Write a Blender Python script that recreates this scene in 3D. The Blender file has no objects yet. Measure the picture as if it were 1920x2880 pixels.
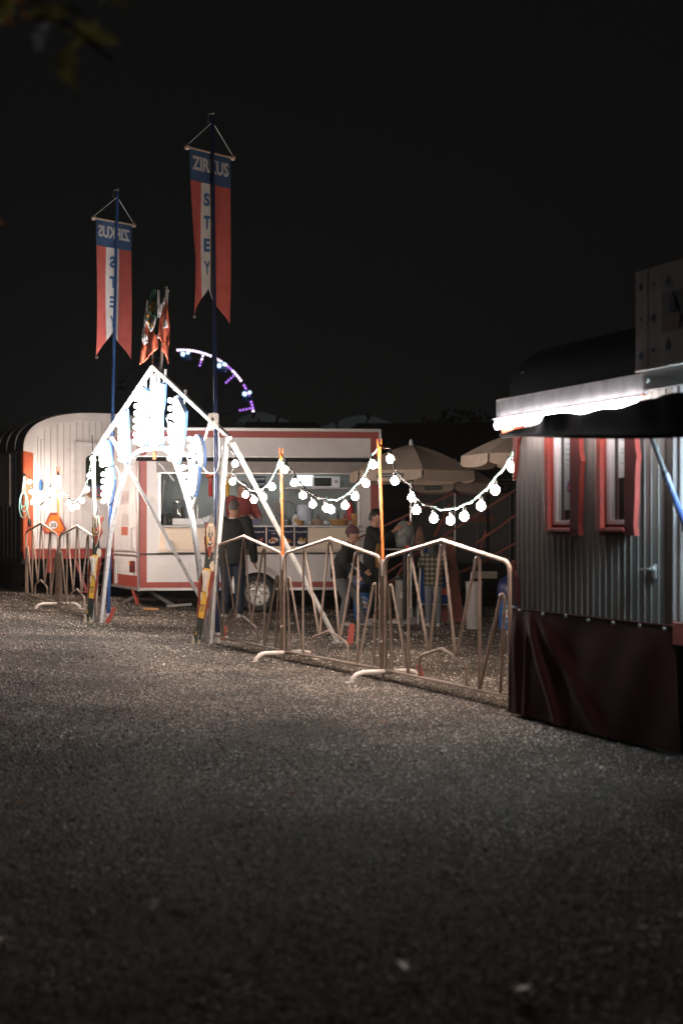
import bpy, bmesh, math, random
import numpy as np
from mathutils import Vector, Matrix, Euler
R = math.radians
random.seed(7); np.random.seed(7)
scene = bpy.context.scene
C = scene.collection

# ---------------------------------------------------------------- camera, world, light, exposure
EYE = 1.33
cam_d = bpy.data.cameras.new('camera'); cam = bpy.data.objects.new('camera', cam_d); C.objects.link(cam)
cam.location = (0, 0, EYE); cam.rotation_euler = (R(90), 0, 0)
cam_d.sensor_fit = 'VERTICAL'; cam_d.sensor_height = 36; cam_d.sensor_width = 24
cam_d.lens = 50; cam_d.shift_y = 55/2880
cam_d.clip_start = .1; cam_d.clip_end = 1500
cam_d.dof.use_dof = True; cam_d.dof.focus_distance = 16.6; cam_d.dof.aperture_fstop = 1.8
scene.camera = cam
scene.render.resolution_x = 682; scene.render.resolution_y = 1024
scene.view_settings.view_transform = 'Standard'; scene.view_settings.look = 'None'
scene.view_settings.exposure = 0; scene.view_settings.gamma = 1
scene.view_settings.use_curve_mapping = False
world = bpy.data.worlds.new('World'); scene.world = world; world.use_nodes = True
wn = world.node_tree; wn.nodes.clear()
sky = wn.nodes.new('ShaderNodeTexSky'); sky.sky_type = 'NISHITA'; sky.sun_disc = False
sky.sun_elevation = R(8); sky.sun_rotation = R(200)
hs = wn.nodes.new('ShaderNodeHueSaturation'); hs.inputs['Saturation'].default_value = .12
mx = wn.nodes.new('ShaderNodeMix'); mx.data_type = 'RGBA'; mx.inputs[0].default_value = .93
mx.inputs[7].default_value = (.95, .95, .92, 1)
bg = wn.nodes.new('ShaderNodeBackground'); bg.inputs[1].default_value = .0031
wo = wn.nodes.new('ShaderNodeOutputWorld')
wn.links.new(sky.outputs[0], hs.inputs['Color']); wn.links.new(hs.outputs[0], mx.inputs[6])
wn.links.new(mx.outputs[2], bg.inputs[0]); wn.links.new(bg.outputs[0], wo.inputs[0])
E_GATE, E_STRING, E_WAGON = 230, 400, 34
cy = scene.cycles
cy.max_bounces = 6; cy.diffuse_bounces = 3; cy.glossy_bounces = 3; cy.transmission_bounces = 6
cy.transparent_max_bounces = 8; cy.sample_clamp_indirect = 4; cy.sample_clamp_direct = 0
cy.caustics_reflective = False; cy.caustics_refractive = False
cy.use_denoising = True; cy.use_adaptive_sampling = True; cy.adaptive_threshold = .01
cy.use_light_tree = True

# ---------------------------------------------------------------- helpers
def mat(name, col, rough=.6, metal=0, var=.12, scale=8, bump=.0, bscale=60, emit=None, trans=0, spec=None, dirt=0, dirtcol=(.05,.04,.03), coord='Object'):
    m = bpy.data.materials.new(name); m.use_nodes = True
    n = m.node_tree; b = n.nodes['Principled BSDF']
    b.inputs['Roughness'].default_value = rough; b.inputs['Metallic'].default_value = metal
    if spec is not None: b.inputs['Specular IOR Level'].default_value = spec
    c4 = (*col, 1); tc = None
    b.inputs['Base Color'].default_value = c4
    def noise(sc, det=4):
        nonlocal tc
        if tc is None: tc = n.nodes.new('ShaderNodeTexCoord')
        t = n.nodes.new('ShaderNodeTexNoise'); t.inputs['Scale'].default_value = sc; t.inputs['Detail'].default_value = det
        n.links.new(tc.outputs[coord], t.inputs['Vector']); return t
    if var:
        t = noise(scale); r = n.nodes.new('ShaderNodeMapRange')
        r.inputs[1].default_value = .3; r.inputs[2].default_value = .7
        r.inputs[3].default_value = 1-var; r.inputs[4].default_value = 1+var*.5
        n.links.new(t.outputs[0], r.inputs[0])
        v = n.nodes.new('ShaderNodeVectorMath'); v.operation = 'SCALE'; v.inputs[0].default_value = col
        n.links.new(r.outputs[0], v.inputs['Scale']); last = v.outputs[0]
        if dirt:
            t2 = noise(scale*2.3, 8); cr = n.nodes.new('ShaderNodeMapRange')
            cr.inputs[1].default_value = .58; cr.inputs[2].default_value = .72; cr.inputs[4].default_value = dirt
            n.links.new(t2.outputs[0], cr.inputs[0])
            mm = n.nodes.new('ShaderNodeMix'); mm.data_type = 'RGBA'; mm.inputs[7].default_value = (*dirtcol, 1)
            n.links.new(cr.outputs[0], mm.inputs[0]); n.links.new(last, mm.inputs[6]); last = mm.outputs[2]
        n.links.new(last, b.inputs['Base Color'])
    if bump:
        t = noise(bscale, 5); bp = n.nodes.new('ShaderNodeBump'); bp.inputs['Strength'].default_value = bump
        bp.inputs['Distance'].default_value = .01
        n.links.new(t.outputs[0], bp.inputs['Height']); n.links.new(bp.outputs[0], b.inputs['Normal'])
    if emit:
        b.inputs['Emission Color'].default_value = (*emit[0], 1); b.inputs['Emission Strength'].default_value = emit[1]
    if trans: b.inputs['Transmission Weight'].default_value = trans
    return m

def emat(name, col, strength):
    m = bpy.data.materials.new(name); m.use_nodes = True; n = m.node_tree; n.nodes.clear()
    e = n.nodes.new('ShaderNodeEmission'); e.inputs[0].default_value = (*col, 1); e.inputs[1].default_value = strength
    o = n.nodes.new('ShaderNodeOutputMaterial'); n.links.new(e.outputs[0], o.inputs[0]); return m

def leafmat(name, col, tcol):
    m = mat(name, col, .6, var=.3, scale=30); n = m.node_tree; b = n.nodes['Principled BSDF']
    t = n.nodes.new('ShaderNodeBsdfTranslucent'); t.inputs[0].default_value = (*tcol, 1)
    a = n.nodes.new('ShaderNodeMixShader'); a.inputs[0].default_value = .5
    n.links.new(b.outputs[0], a.inputs[1]); n.links.new(t.outputs[0], a.inputs[2]); n.links.new(a.outputs[0], n.nodes['Material Output'].inputs[0]); return m

class MB:
    """collects shapes for one mesh"""
    def __init__(s): s.v = []; s.f = []; s.m = []
    def add(s, vs, fs, mi=0):
        o = len(s.v); s.v += [tuple(p) for p in vs]; s.f += [tuple(i+o for i in f) for f in fs]; s.m += [mi]*len(fs); return s
    def box(s, c, d, rot=None, mi=0):
        x, y, z = d[0]/2, d[1]/2, d[2]/2; c = Vector(c)
        vs = [Vector((a*x, b*y, e*z)) for a in (-1, 1) for b in (-1, 1) for e in (-1, 1)]
        if rot is not None: vs = [rot @ v for v in vs]
        return s.add([c+v for v in vs], [(0,1,3,2),(4,6,7,5),(0,4,5,1),(2,3,7,6),(0,2,6,4),(1,5,7,3)], mi)
    def bb(s, a, b, mi=0):
        return s.box([(a[i]+b[i])/2 for i in range(3)], [abs(b[i]-a[i]) for i in range(3)], mi=mi)
    def ring(s, c, t, r, n, up=None, r2=None, ph=0):
        t = Vector(t).normalized(); up = Vector(up) if up is not None else (Vector((0,0,1)) if abs(t.z) < .9 else Vector((1,0,0)))
        a = t.cross(up).normalized(); b = a.cross(t).normalized(); r2 = r if r2 is None else r2
        return [Vector(c)+a*math.cos(ph+2*math.pi*k/n)*r+b*math.sin(ph+2*math.pi*k/n)*r2 for k in range(n)]
    def tube(s, pts, r, n=8, cyc=False, up=None, mi=0, r2=None, ph=0):
        pts = [Vector(p) for p in pts]; N = len(pts); rs = r if hasattr(r, '__len__') else [r]*N; vs = []
        if up is None:
            d = pts[-1]-pts[0]
            nv = Vector((0,0,0))
            for i in range(1, N-1): nv += (pts[i]-pts[i-1]).cross(pts[i+1]-pts[i])
            if nv.length > 1e-6: up = nv.normalized()
        for i, p in enumerate(pts):
            if cyc: t = pts[(i+1) % N]-pts[i-1]
            else: t = pts[min(i+1, N-1)]-pts[max(i-1, 0)]
            if t.length < 1e-9: t = Vector((0,0,1))
            vs += s.ring(p, t, rs[i], n, up, None if r2 is None else r2, ph)
        fs = []
        for i in range(N if cyc else N-1):
            for k in range(n):
                a = i*n+k; b = i*n+(k+1) % n; j = ((i+1) % N)*n
                fs.append((a, b, j+(k+1) % n, j+k))
        if not cyc: fs += [tuple(range(n))[::-1], tuple((N-1)*n+k for k in range(n))]
        return s.add(vs, fs, mi)
    def bar(s, a, b, w, h, up=(0,0,1), mi=0):
        return s.tube([a, b], w*.7071, 4, up=up, mi=mi, r2=h*.7071, ph=math.pi/4)
    def cyl(s, a, b, r, r2=None, n=16, mi=0):
        return s.tube([a, b], [r, r if r2 is None else r2], n, mi=mi)
    def lathe(s, prof, c=(0,0,0), n=16, mi=0, M=None, sx=1, sy=1, cap=True):
        vs = []; c = Vector(c)
        for (r, z) in prof:
            for k in range(n):
                a = 2*math.pi*k/n; p = Vector((r*math.cos(a)*sx, r*math.sin(a)*sy, z))
                if M is not None: p = M @ p
                vs.append(c+p)
        N = len(prof); fs = [(i*n+k, i*n+(k+1) % n, (i+1)*n+(k+1) % n, (i+1)*n+k) for i in range(N-1) for k in range(n)]
        fs += [tuple(range(n))[::-1], tuple((N-1)*n+k for k in range(n))] if cap else [((N-1)*n+k, (N-1)*n+(k+1) % n, (k+1) % n, k) for k in range(n)]
        return s.add(vs, fs, mi)
    def ball(s, c, r, n=12, m=8, rad=(1,1,1), M=None, mi=0):
        prof = [(max(math.sin(math.pi*i/m), .002)*r, -math.cos(math.pi*i/m)*r) for i in range(m+1)]
        D = Matrix.Diagonal(Vector(rad)).to_3x3(); M = D if M is None else M @ D
        return s.lathe(prof, c, n, mi, M)
    def prism(s, poly, th, M, mi=0):
        """poly: 2D points (x,z); thickness th along local y; M: 4x4 placing (x, y, z)"""
        n = len(poly); vs = [M @ Vector((p[0], -th/2, p[1])) for p in poly]+[M @ Vector((p[0], th/2, p[1])) for p in poly]
        fs = [tuple(range(n)), tuple(range(2*n-1, n-1, -1))]+[(i, n+i, n+(i+1) % n, (i+1) % n) for i in range(n)]
        return s.add(vs, fs, mi)
    def grid(s, fn, nu, nv, mi=0, th=0):
        vs = [Vector(fn(i/nu, j/nv)) for j in range(nv+1) for i in range(nu+1)]
        fs = [(j*(nu+1)+i, j*(nu+1)+i+1, (j+1)*(nu+1)+i+1, (j+1)*(nu+1)+i) for j in range(nv) for i in range(nu)]
        s.add(vs, fs, 0 if callable(mi) else mi)
        if callable(mi):
            k = len(s.m)-len(fs)
            for j in range(nv):
                for i in range(nu): s.m[k+j*nu+i] = mi((i+.5)/nu, (j+.5)/nv)
        return s
    def obj(s, name, mats, parent=None, off=None, smooth=True, bevel=0, solid=0, sub=0):
        me = bpy.data.meshes.new(name)
        vs = s.v if off is None else [(p[0]-off[0], p[1]-off[1], p[2]-off[2]) for p in s.v]
        me.from_pydata(vs, [], s.f)
        mats = mats if isinstance(mats, (list, tuple)) else [mats]
        for m in mats: me.materials.append(m)
        if len(mats) > 1: me.polygons.foreach_set('material_index', s.m)
        bm = bmesh.new(); bm.from_mesh(me); bmesh.ops.recalc_face_normals(bm, faces=bm.faces)
        if smooth:
            for f in bm.faces: f.smooth = True
            for e in bm.edges:
                if len(e.link_faces) != 2 or e.calc_face_angle(0) > R(38): e.smooth = False
        bm.to_mesh(me); bm.free()
        o = bpy.data.objects.new(name, me); C.objects.link(o)
        if parent is not None: o.parent = parent
        if bevel:
            b = o.modifiers.new('bevel', 'BEVEL'); b.width = bevel; b.segments = 2; b.limit_method = 'ANGLE'
        if solid:
            b = o.modifiers.new('solid', 'SOLIDIFY'); b.thickness = solid; b.offset = 0
        return o

def tag(o, label, cat, group=None, kind=None):
    o['label'] = label; o['category'] = cat
    if group: o['group'] = group
    if kind: o['kind'] = kind
    return o
def thing(name, label, cat, loc=(0,0,0), rotz=0, group=None):
    o = bpy.data.objects.new(name, None); C.objects.link(o); o.empty_display_size = .2
    o.location = loc; o.rotation_euler = (0, 0, rotz)
    return tag(o, label, cat, group)
def struct(o):
    o['kind'] = 'structure'; return o
def copy_tree(o, parent=None):
    c = o.copy(); C.objects.link(c); c.parent = parent
    for ch in list(KIDS.get(o.name, [])) or [x for x in o.children]: copy_tree(ch, c)
    return c
KIDS = {}

def text_polys(s, w=None, h=None, bold=0, shear=0):
    """returns (verts2d, faces) of a word, scaled to fit w x h, centred on 0"""
    cu = bpy.data.curves.new('t', 'FONT'); cu.body = s; cu.size = 1; cu.offset = bold; cu.resolution_u = 3
    o = bpy.data.objects.new('t', cu); C.objects.link(o)
    dg = bpy.context.evaluated_depsgraph_get(); dg.update()
    me = bpy.data.meshes.new_from_object(o.evaluated_get(dg))
    vs = [v.co.copy() for v in me.vertices]; fs = [tuple(p.vertices) for p in me.polygons]
    bpy.data.objects.remove(o); bpy.data.meshes.remove(me); bpy.data.curves.remove(cu)
    x0 = min(v.x for v in vs); x1 = max(v.x for v in vs); y0 = min(v.y for v in vs); y1 = max(v.y for v in vs)
    sy = h/(y1-y0) if h else w/(x1-x0); sx = w/(x1-x0) if w else sy
    return [((v.x-(x0+x1)/2)*sx, (v.y-(y0+y1)/2)*sy) for v in vs], fs
def lettering(s, M, m, parent, w=None, h=None, bold=0, mirror=False, fn=None, sub=0, name='lettering', th=.002):
    """flat raised letters; M places (x,0,z) ; fn maps (x,z)->vector instead"""
    vs, fs = text_polys(s, w, h, bold)
    if mirror: vs = [(-x, y) for x, y in vs]
    bm = bmesh.new(); bv = [bm.verts.new((x, 0, y)) for x, y in vs]
    for f in fs:
        try: bm.faces.new([bv[i] for i in f])
        except ValueError: pass
    if sub:
        for _ in range(3):
            es = [e for e in bm.edges if e.calc_length() > sub]
            if not es: break
            bmesh.ops.subdivide_edges(bm, edges=es, cuts=1, use_grid_fill=False)
        bmesh.ops.triangulate(bm, faces=bm.faces)
    r = bmesh.ops.extrude_face_region(bm, geom=list(bm.faces)) if th and not fn else None
    if r:
        for g in r['geom']:
            if isinstance(g, bmesh.types.BMVert): g.co.y += th
    for v in bm.verts: v.co = Vector(fn(v.co.x, v.co.z)) if fn else M @ v.co
    bmesh.ops.recalc_face_normals(bm, faces=bm.faces)
    me = bpy.data.meshes.new(name); bm.to_mesh(me); bm.free(); me.materials.append(m)
    o = bpy.data.objects.new(name, me); C.objects.link(o); o.parent = parent; return o

def gz(x, y=10):
    s = -x-1; g = .058*(math.sqrt(s*s+.3)+s)/2
    return .6*math.tanh(g/.6)
def ray(px, d): return Vector(((px-960)*d/4000, d, 0))
def P(px, py, d): return Vector(((px-960)*d/4000, d, EYE+(1495-py)*d/4000))
class Plane2:
    """vertical plane through two ground points"""
    def __init__(s, a, b, out=0):
        s.a = Vector((a[0], a[1], 0)); s.d = Vector((b[0]-a[0], b[1]-a[1], 0)); s.L = s.d.length; s.n = Vector((s.d.y, -s.d.x, 0))/s.L
        s.a = s.a+s.n*out
    def pt(s, px, py):
        q = (px-960)/4000; t = (q*s.a.y-s.a.x)/(s.d.x-q*s.d.y); p = s.a+s.d*t
        return Vector((p.x, p.y, EYE+(1495-py)*p.y/4000))
def T(loc=(0,0,0), rz=0, rx=0, ry=0): return Matrix.Translation(loc) @ Euler((rx, ry, rz)).to_matrix().to_4x4()
def star(r, r2=None, n=5, c=(0,0)):
    r2 = r2 or r*.42
    return [(c[0]+(r if k % 2 == 0 else r2)*math.sin(math.pi*k/n), c[1]+(r if k % 2 == 0 else r2)*math.cos(math.pi*k/n)) for k in range(2*n)]
def disc(r, n=20, c=(0,0), rx=1): return [(c[0]+rx*r*math.cos(2*math.pi*k/n), c[1]+r*math.sin(2*math.pi*k/n)) for k in range(n)]

# ---------------------------------------------------------------- materials
M = {}
M['white'] = mat('white_paint', (.78,.74,.73), .45, var=.10, scale=3, bump=.05, bscale=20, dirt=.22, dirtcol=(.35,.31,.27))
M['whitepole'] = mat('chipped_white_paint', (.74,.72,.70), .4, var=.08, scale=10, dirt=.75, dirtcol=(.10,.07,.05))
M['cream'] = mat('cream_panel', (.84,.68,.53), .5, var=.06, scale=3)
M['red'] = mat('red_paint', (.38,.07,.052), .42, var=.12, scale=5, bump=.05, dirt=.2, dirtcol=(.2,.04,.03))
M['orange'] = mat('orange_red_paint', (.52,.10,.035), .42, var=.12, scale=5, dirt=.3, dirtcol=(.25,.05,.03))
M['orangepole'] = mat('orange_pole', (.80,.16,.03), .4, var=.05)
M['steel'] = mat('steel', (.36,.35,.34), .42, .8, var=.08, scale=12)
M['alu'] = mat('aluminium', (.60,.59,.58), .35, .75, var=.08)
M['barrier'] = mat('barrier_paint', (.60,.46,.38), .4, 0, var=.18, scale=14, dirt=.4, dirtcol=(.22,.13,.09))
M['foot'] = mat('barrier_foot_paint', (.78,.68,.63), .4, 0, var=.12, scale=10)
M['dark'] = mat('dark_rubber', (.02,.02,.02), .6, var=.2)
M['blackp'] = mat('black_plastic', (.015,.015,.015), .35, var=.1)
M['darkwall'] = mat('dark_green_boards', (.028,.030,.030), .5, var=.2, scale=5)
M['roof'] = mat('dark_roofing', (.012,.013,.013), .75, var=.2, spec=.2)
M['rib'] = mat('roof_rib_metal', (.62,.60,.58), .45, 0)
M['navy'] = mat('navy_pole', (.015,.025,.075), .3, .1, var=.2)
M['blue'] = mat('blue_pole', (.03,.075,.20), .3, .1, var=.2)
M['bannerblue'] = mat('banner_blue', (.04,.09,.19), .8, var=.15, bump=.1, bscale=200)
M['letterblue'] = mat('letter_blue', (.04,.10,.22), .8)
M['bannerred'] = mat('banner_red', (.50,.10,.08), .8, var=.15, bump=.1, bscale=200)
M['bannerwhite'] = mat('banner_white', (.55,.52,.50), .8, var=.12, bump=.1, bscale=200)
M['wood'] = mat('turned_wood', (.45,.32,.24), .5)
M['wicker'] = mat('wicker', (.55,.30,.11), .6, var=.45, scale=60, bump=.8, bscale=120)
M['glass'] = mat('clear_glass', (.9,.95,.95), .03, trans=.95, var=0)
M['darkglass'] = mat('dark_window_glass', (.03,.035,.03), .06, var=.1)
M['bagwhite'] = mat('white_plastic', (.75,.75,.78), .45, var=.08)
M['paper'] = mat('paper', (.66,.68,.68), .7, var=.05)
M['ink'] = mat('dark_ink', (.05,.06,.07), .7, var=0)
M['inner'] = mat('kitchen_wall_steel', (.23,.265,.26), .42, .15, var=.25, scale=2)
M['canvas'] = mat('beige_canvas', (.46,.36,.29), .85, var=.1, bump=.15, bscale=120)
M['tarp'] = mat('maroon_tarpaulin', (.055,.013,.011), .75, var=.15, scale=4, bump=.05, bscale=30, spec=.08)
M['awn'] = mat('dark_awning_cloth', (.006,.006,.0055), .9, var=.2, spec=.05)
M['wagonwall'] = mat('grey_wagon_paint', (.30,.268,.24), .42, var=.12, scale=5, bump=.04, dirt=.15, dirtcol=(.2,.17,.14))
M['maroon'] = mat('dark_maroon_board', (.09,.014,.010), .7, var=.15, spec=.15)
M['redframe'] = mat('wagon_red_frame', (.30,.035,.02), .45, var=.2, scale=9, dirt=.35, dirtcol=(.08,.02,.015))
M['fascia'] = mat('galvanised_fascia', (.40,.39,.40), .55, .0, var=.3, scale=9, dirt=.4, dirtcol=(.2,.18,.17))
M['rust'] = mat('rusty_red_steel', (.22,.055,.03), .6, var=.3)
M['darktruck'] = mat('dim_lorry_paint', (.11,.10,.095), .5, var=.15)
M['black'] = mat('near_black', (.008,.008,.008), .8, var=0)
M['skin'] = mat('skin', (.42,.22,.15), .5, var=.1, scale=12)
M['hairdark'] = mat('dark_hair', (.012,.009,.008), .5, var=.3, bump=.5, bscale=90)
M['hairgrey'] = mat('short_grey_hair', (.10,.085,.075), .7, var=.3, bump=.4, bscale=150)
M['jacket'] = mat('black_jacket', (.006,.008,.008), .8, var=.2, bump=1, bscale=9)
M['jeans'] = mat('blue_jeans', (.012,.020,.036), .85, var=.3, scale=14, bump=1, bscale=12)
M['sweat'] = mat('grey_sweatpants', (.12,.12,.125), .85, var=.15, bump=.7, bscale=16)
M['lightjean'] = mat('pale_jeans', (.12,.135,.15), .85, var=.15, bump=.5, bscale=16)
M['redshirt'] = mat('dark_red_shirt', (.22,.035,.03), .8, var=.2, bump=.5, bscale=16)
M['mustard'] = mat('mustard_cloth', (.24,.12,.03), .85, var=.2, bump=.4, bscale=20)
M['shoe'] = mat('pale_shoe', (.42,.38,.34), .6, var=.2)
M['greybag'] = mat('grey_backpack', (.22,.235,.23), .75, var=.12, bump=.6, bscale=14)
M['bulb_gate'] = emat('lit_gate_bulb', (1, .97, .96), E_GATE)
M['bulb_string'] = emat('lit_string_bulb', (1, .83, .71), E_STRING)
M['bulb_wagon'] = emat('lit_wagon_bulb', (1, .93, .95), E_WAGON)
M['tube_cool'] = emat('lit_cool_tube', (.62, .84, 1), 430)
M['tube_kitchen'] = emat('lit_kitchen_tube', (.95, .97, .96), 22)
M['lightbox'] = emat('lit_fridge_header', (.85, .97, 1), 1.6)
M['cable_g'] = mat('pale_green_cable', (.25,.55,.50), .4, var=0)
M['cable_b'] = mat('black_cable', (.02,.02,.02), .4, var=0)
M['cable_w'] = mat('white_cable', (.7,.7,.68), .4, var=0)
M['yellow'] = mat('yellow_paint', (.62,.36,.05), .5, var=.2)
M['carvdark'] = mat('dark_green_paint', (.025,.035,.03), .5, var=.3)
M['carvred'] = mat('carved_red_paint', (.22,.04,.025), .5, var=.3, scale=20)
M['carvcream'] = mat('carved_cream_paint', (.55,.46,.36), .55, var=.2, scale=20, dirt=.5)
M['flaggreen'] = mat('flag_green', (.02,.09,.06), .8, var=.1)
M['flagred'] = mat('flag_red', (.66,.14,.07), .8, var=.15)
M['flagwhite'] = mat('flag_white', (.70,.66,.66), .8, var=.1)
M['gold'] = mat('flag_yellow', (.62,.34,.04), .8, var=.1)
M['binblue'] = mat('bin_blue', (.025,.12,.36), .4, var=.1)
M['bindome'] = mat('bin_dark_blue', (.018,.022,.10), .35, var=.1)
M['bingrey'] = mat('bin_grey', (.30,.28,.26), .45, var=.1)
M['textred'] = mat('logo_red', (.5,.03,.03), .5, var=0)
M['reddark'] = mat('beam_red', (.36,.05,.035), .5, var=.2, dirt=.3)
# ---------------------------------------------------------------- ground
def ground_material(name='gravel_ground'):
    m = bpy.data.materials.new(name); m.use_nodes = True; n = m.node_tree; b = n.nodes['Principled BSDF']; L = n.links
    tc = n.nodes.new('ShaderNodeTexCoord')
    vo = n.nodes.new('ShaderNodeTexVoronoi'); vo.inputs['Scale'].default_value = 85
    L.new(tc.outputs['Object'], vo.inputs['Vector'])
    cr = n.nodes.new('ShaderNodeValToRGB'); e = cr.color_ramp.elements
    e[0].position = 0; e[0].color = (.012,.009,.007,1); e[1].position = 1; e[1].color = (.50,.43,.38,1)
    for p_, c_ in ((.35,(.035,.026,.020,1)), (.6,(.10,.076,.059,1)), (.82,(.25,.195,.155,1))):
        q = e.new(p_); q.color = c_
    sp = n.nodes.new('ShaderNodeSeparateColor'); L.new(vo.outputs['Color'], sp.inputs[0]); L.new(sp.outputs[0], cr.inputs[0])
    nz = n.nodes.new('ShaderNodeTexNoise'); nz.inputs['Scale'].default_value = .9; nz.inputs['Detail'].default_value = 6
    L.new(tc.outputs['Object'], nz.inputs['Vector'])
    mr = n.nodes.new('ShaderNodeMapRange'); mr.inputs[1].default_value = .35; mr.inputs[2].default_value = .65; mr.inputs[3].default_value = .38; mr.inputs[4].default_value = 1.35
    L.new(nz.outputs[0], mr.inputs[0])
    sc = n.nodes.new('ShaderNodeVectorMath'); sc.operation = 'SCALE'; L.new(cr.outputs[0], sc.inputs[0]); L.new(mr.outputs[0], sc.inputs['Scale'])
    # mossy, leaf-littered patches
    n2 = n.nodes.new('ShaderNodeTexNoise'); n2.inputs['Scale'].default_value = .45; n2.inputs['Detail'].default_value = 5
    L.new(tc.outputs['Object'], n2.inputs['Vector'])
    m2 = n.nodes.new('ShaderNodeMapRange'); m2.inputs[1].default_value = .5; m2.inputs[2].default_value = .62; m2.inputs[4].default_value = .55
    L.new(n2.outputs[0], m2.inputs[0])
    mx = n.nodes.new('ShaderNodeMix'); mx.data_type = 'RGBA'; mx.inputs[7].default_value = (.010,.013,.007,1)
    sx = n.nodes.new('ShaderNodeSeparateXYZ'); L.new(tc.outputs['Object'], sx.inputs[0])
    my = n.nodes.new('ShaderNodeMapRange'); my.inputs[1].default_value = 12; my.inputs[2].default_value = 6; my.inputs[4].default_value = .85; L.new(sx.outputs[1], my.inputs[0])  # same dark green mixed in evenly, stronger towards the camera
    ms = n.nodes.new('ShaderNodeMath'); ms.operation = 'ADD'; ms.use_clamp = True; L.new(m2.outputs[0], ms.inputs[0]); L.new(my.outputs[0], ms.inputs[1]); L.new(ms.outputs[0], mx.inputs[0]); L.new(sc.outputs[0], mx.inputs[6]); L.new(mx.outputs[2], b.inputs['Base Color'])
    b.inputs['Roughness'].default_value = .9; b.inputs['Specular IOR Level'].default_value = .06
    bp = n.nodes.new('ShaderNodeBump'); bp.inputs['Strength'].default_value = 1; bp.inputs['Distance'].default_value = .006; bp.invert = True
    L.new(vo.outputs['Distance'], bp.inputs['Height']); L.new(bp.outputs[0], b.inputs['Normal'])
    return m
def axis(near0, near1, step, far0, far1):
    a = list(np.arange(near0, near1+1e-6, step)); s = step
    while a[-1] < far1: s *= 1.4; a.append(min(a[-1]+s, far1))
    s = step; lo = []
    x = near0
    while x > far0: s *= 1.4; x = max(x-s, far0); lo.append(x)
    return lo[::-1]+a
xs = axis(-8, 5, .4, -700, 700); ys = axis(0, 28, .4, -60, 1100)
gv = [(x, y, gz(x, y)) for y in ys for x in xs]; nx = len(xs)
g = MB(); g.add(gv, [(j*nx+i, j*nx+i+1, (j+1)*nx+i+1, (j+1)*nx+i) for j in range(len(ys)-1) for i in range(nx-1)])
struct(g.obj('ground', ground_material()))

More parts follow.
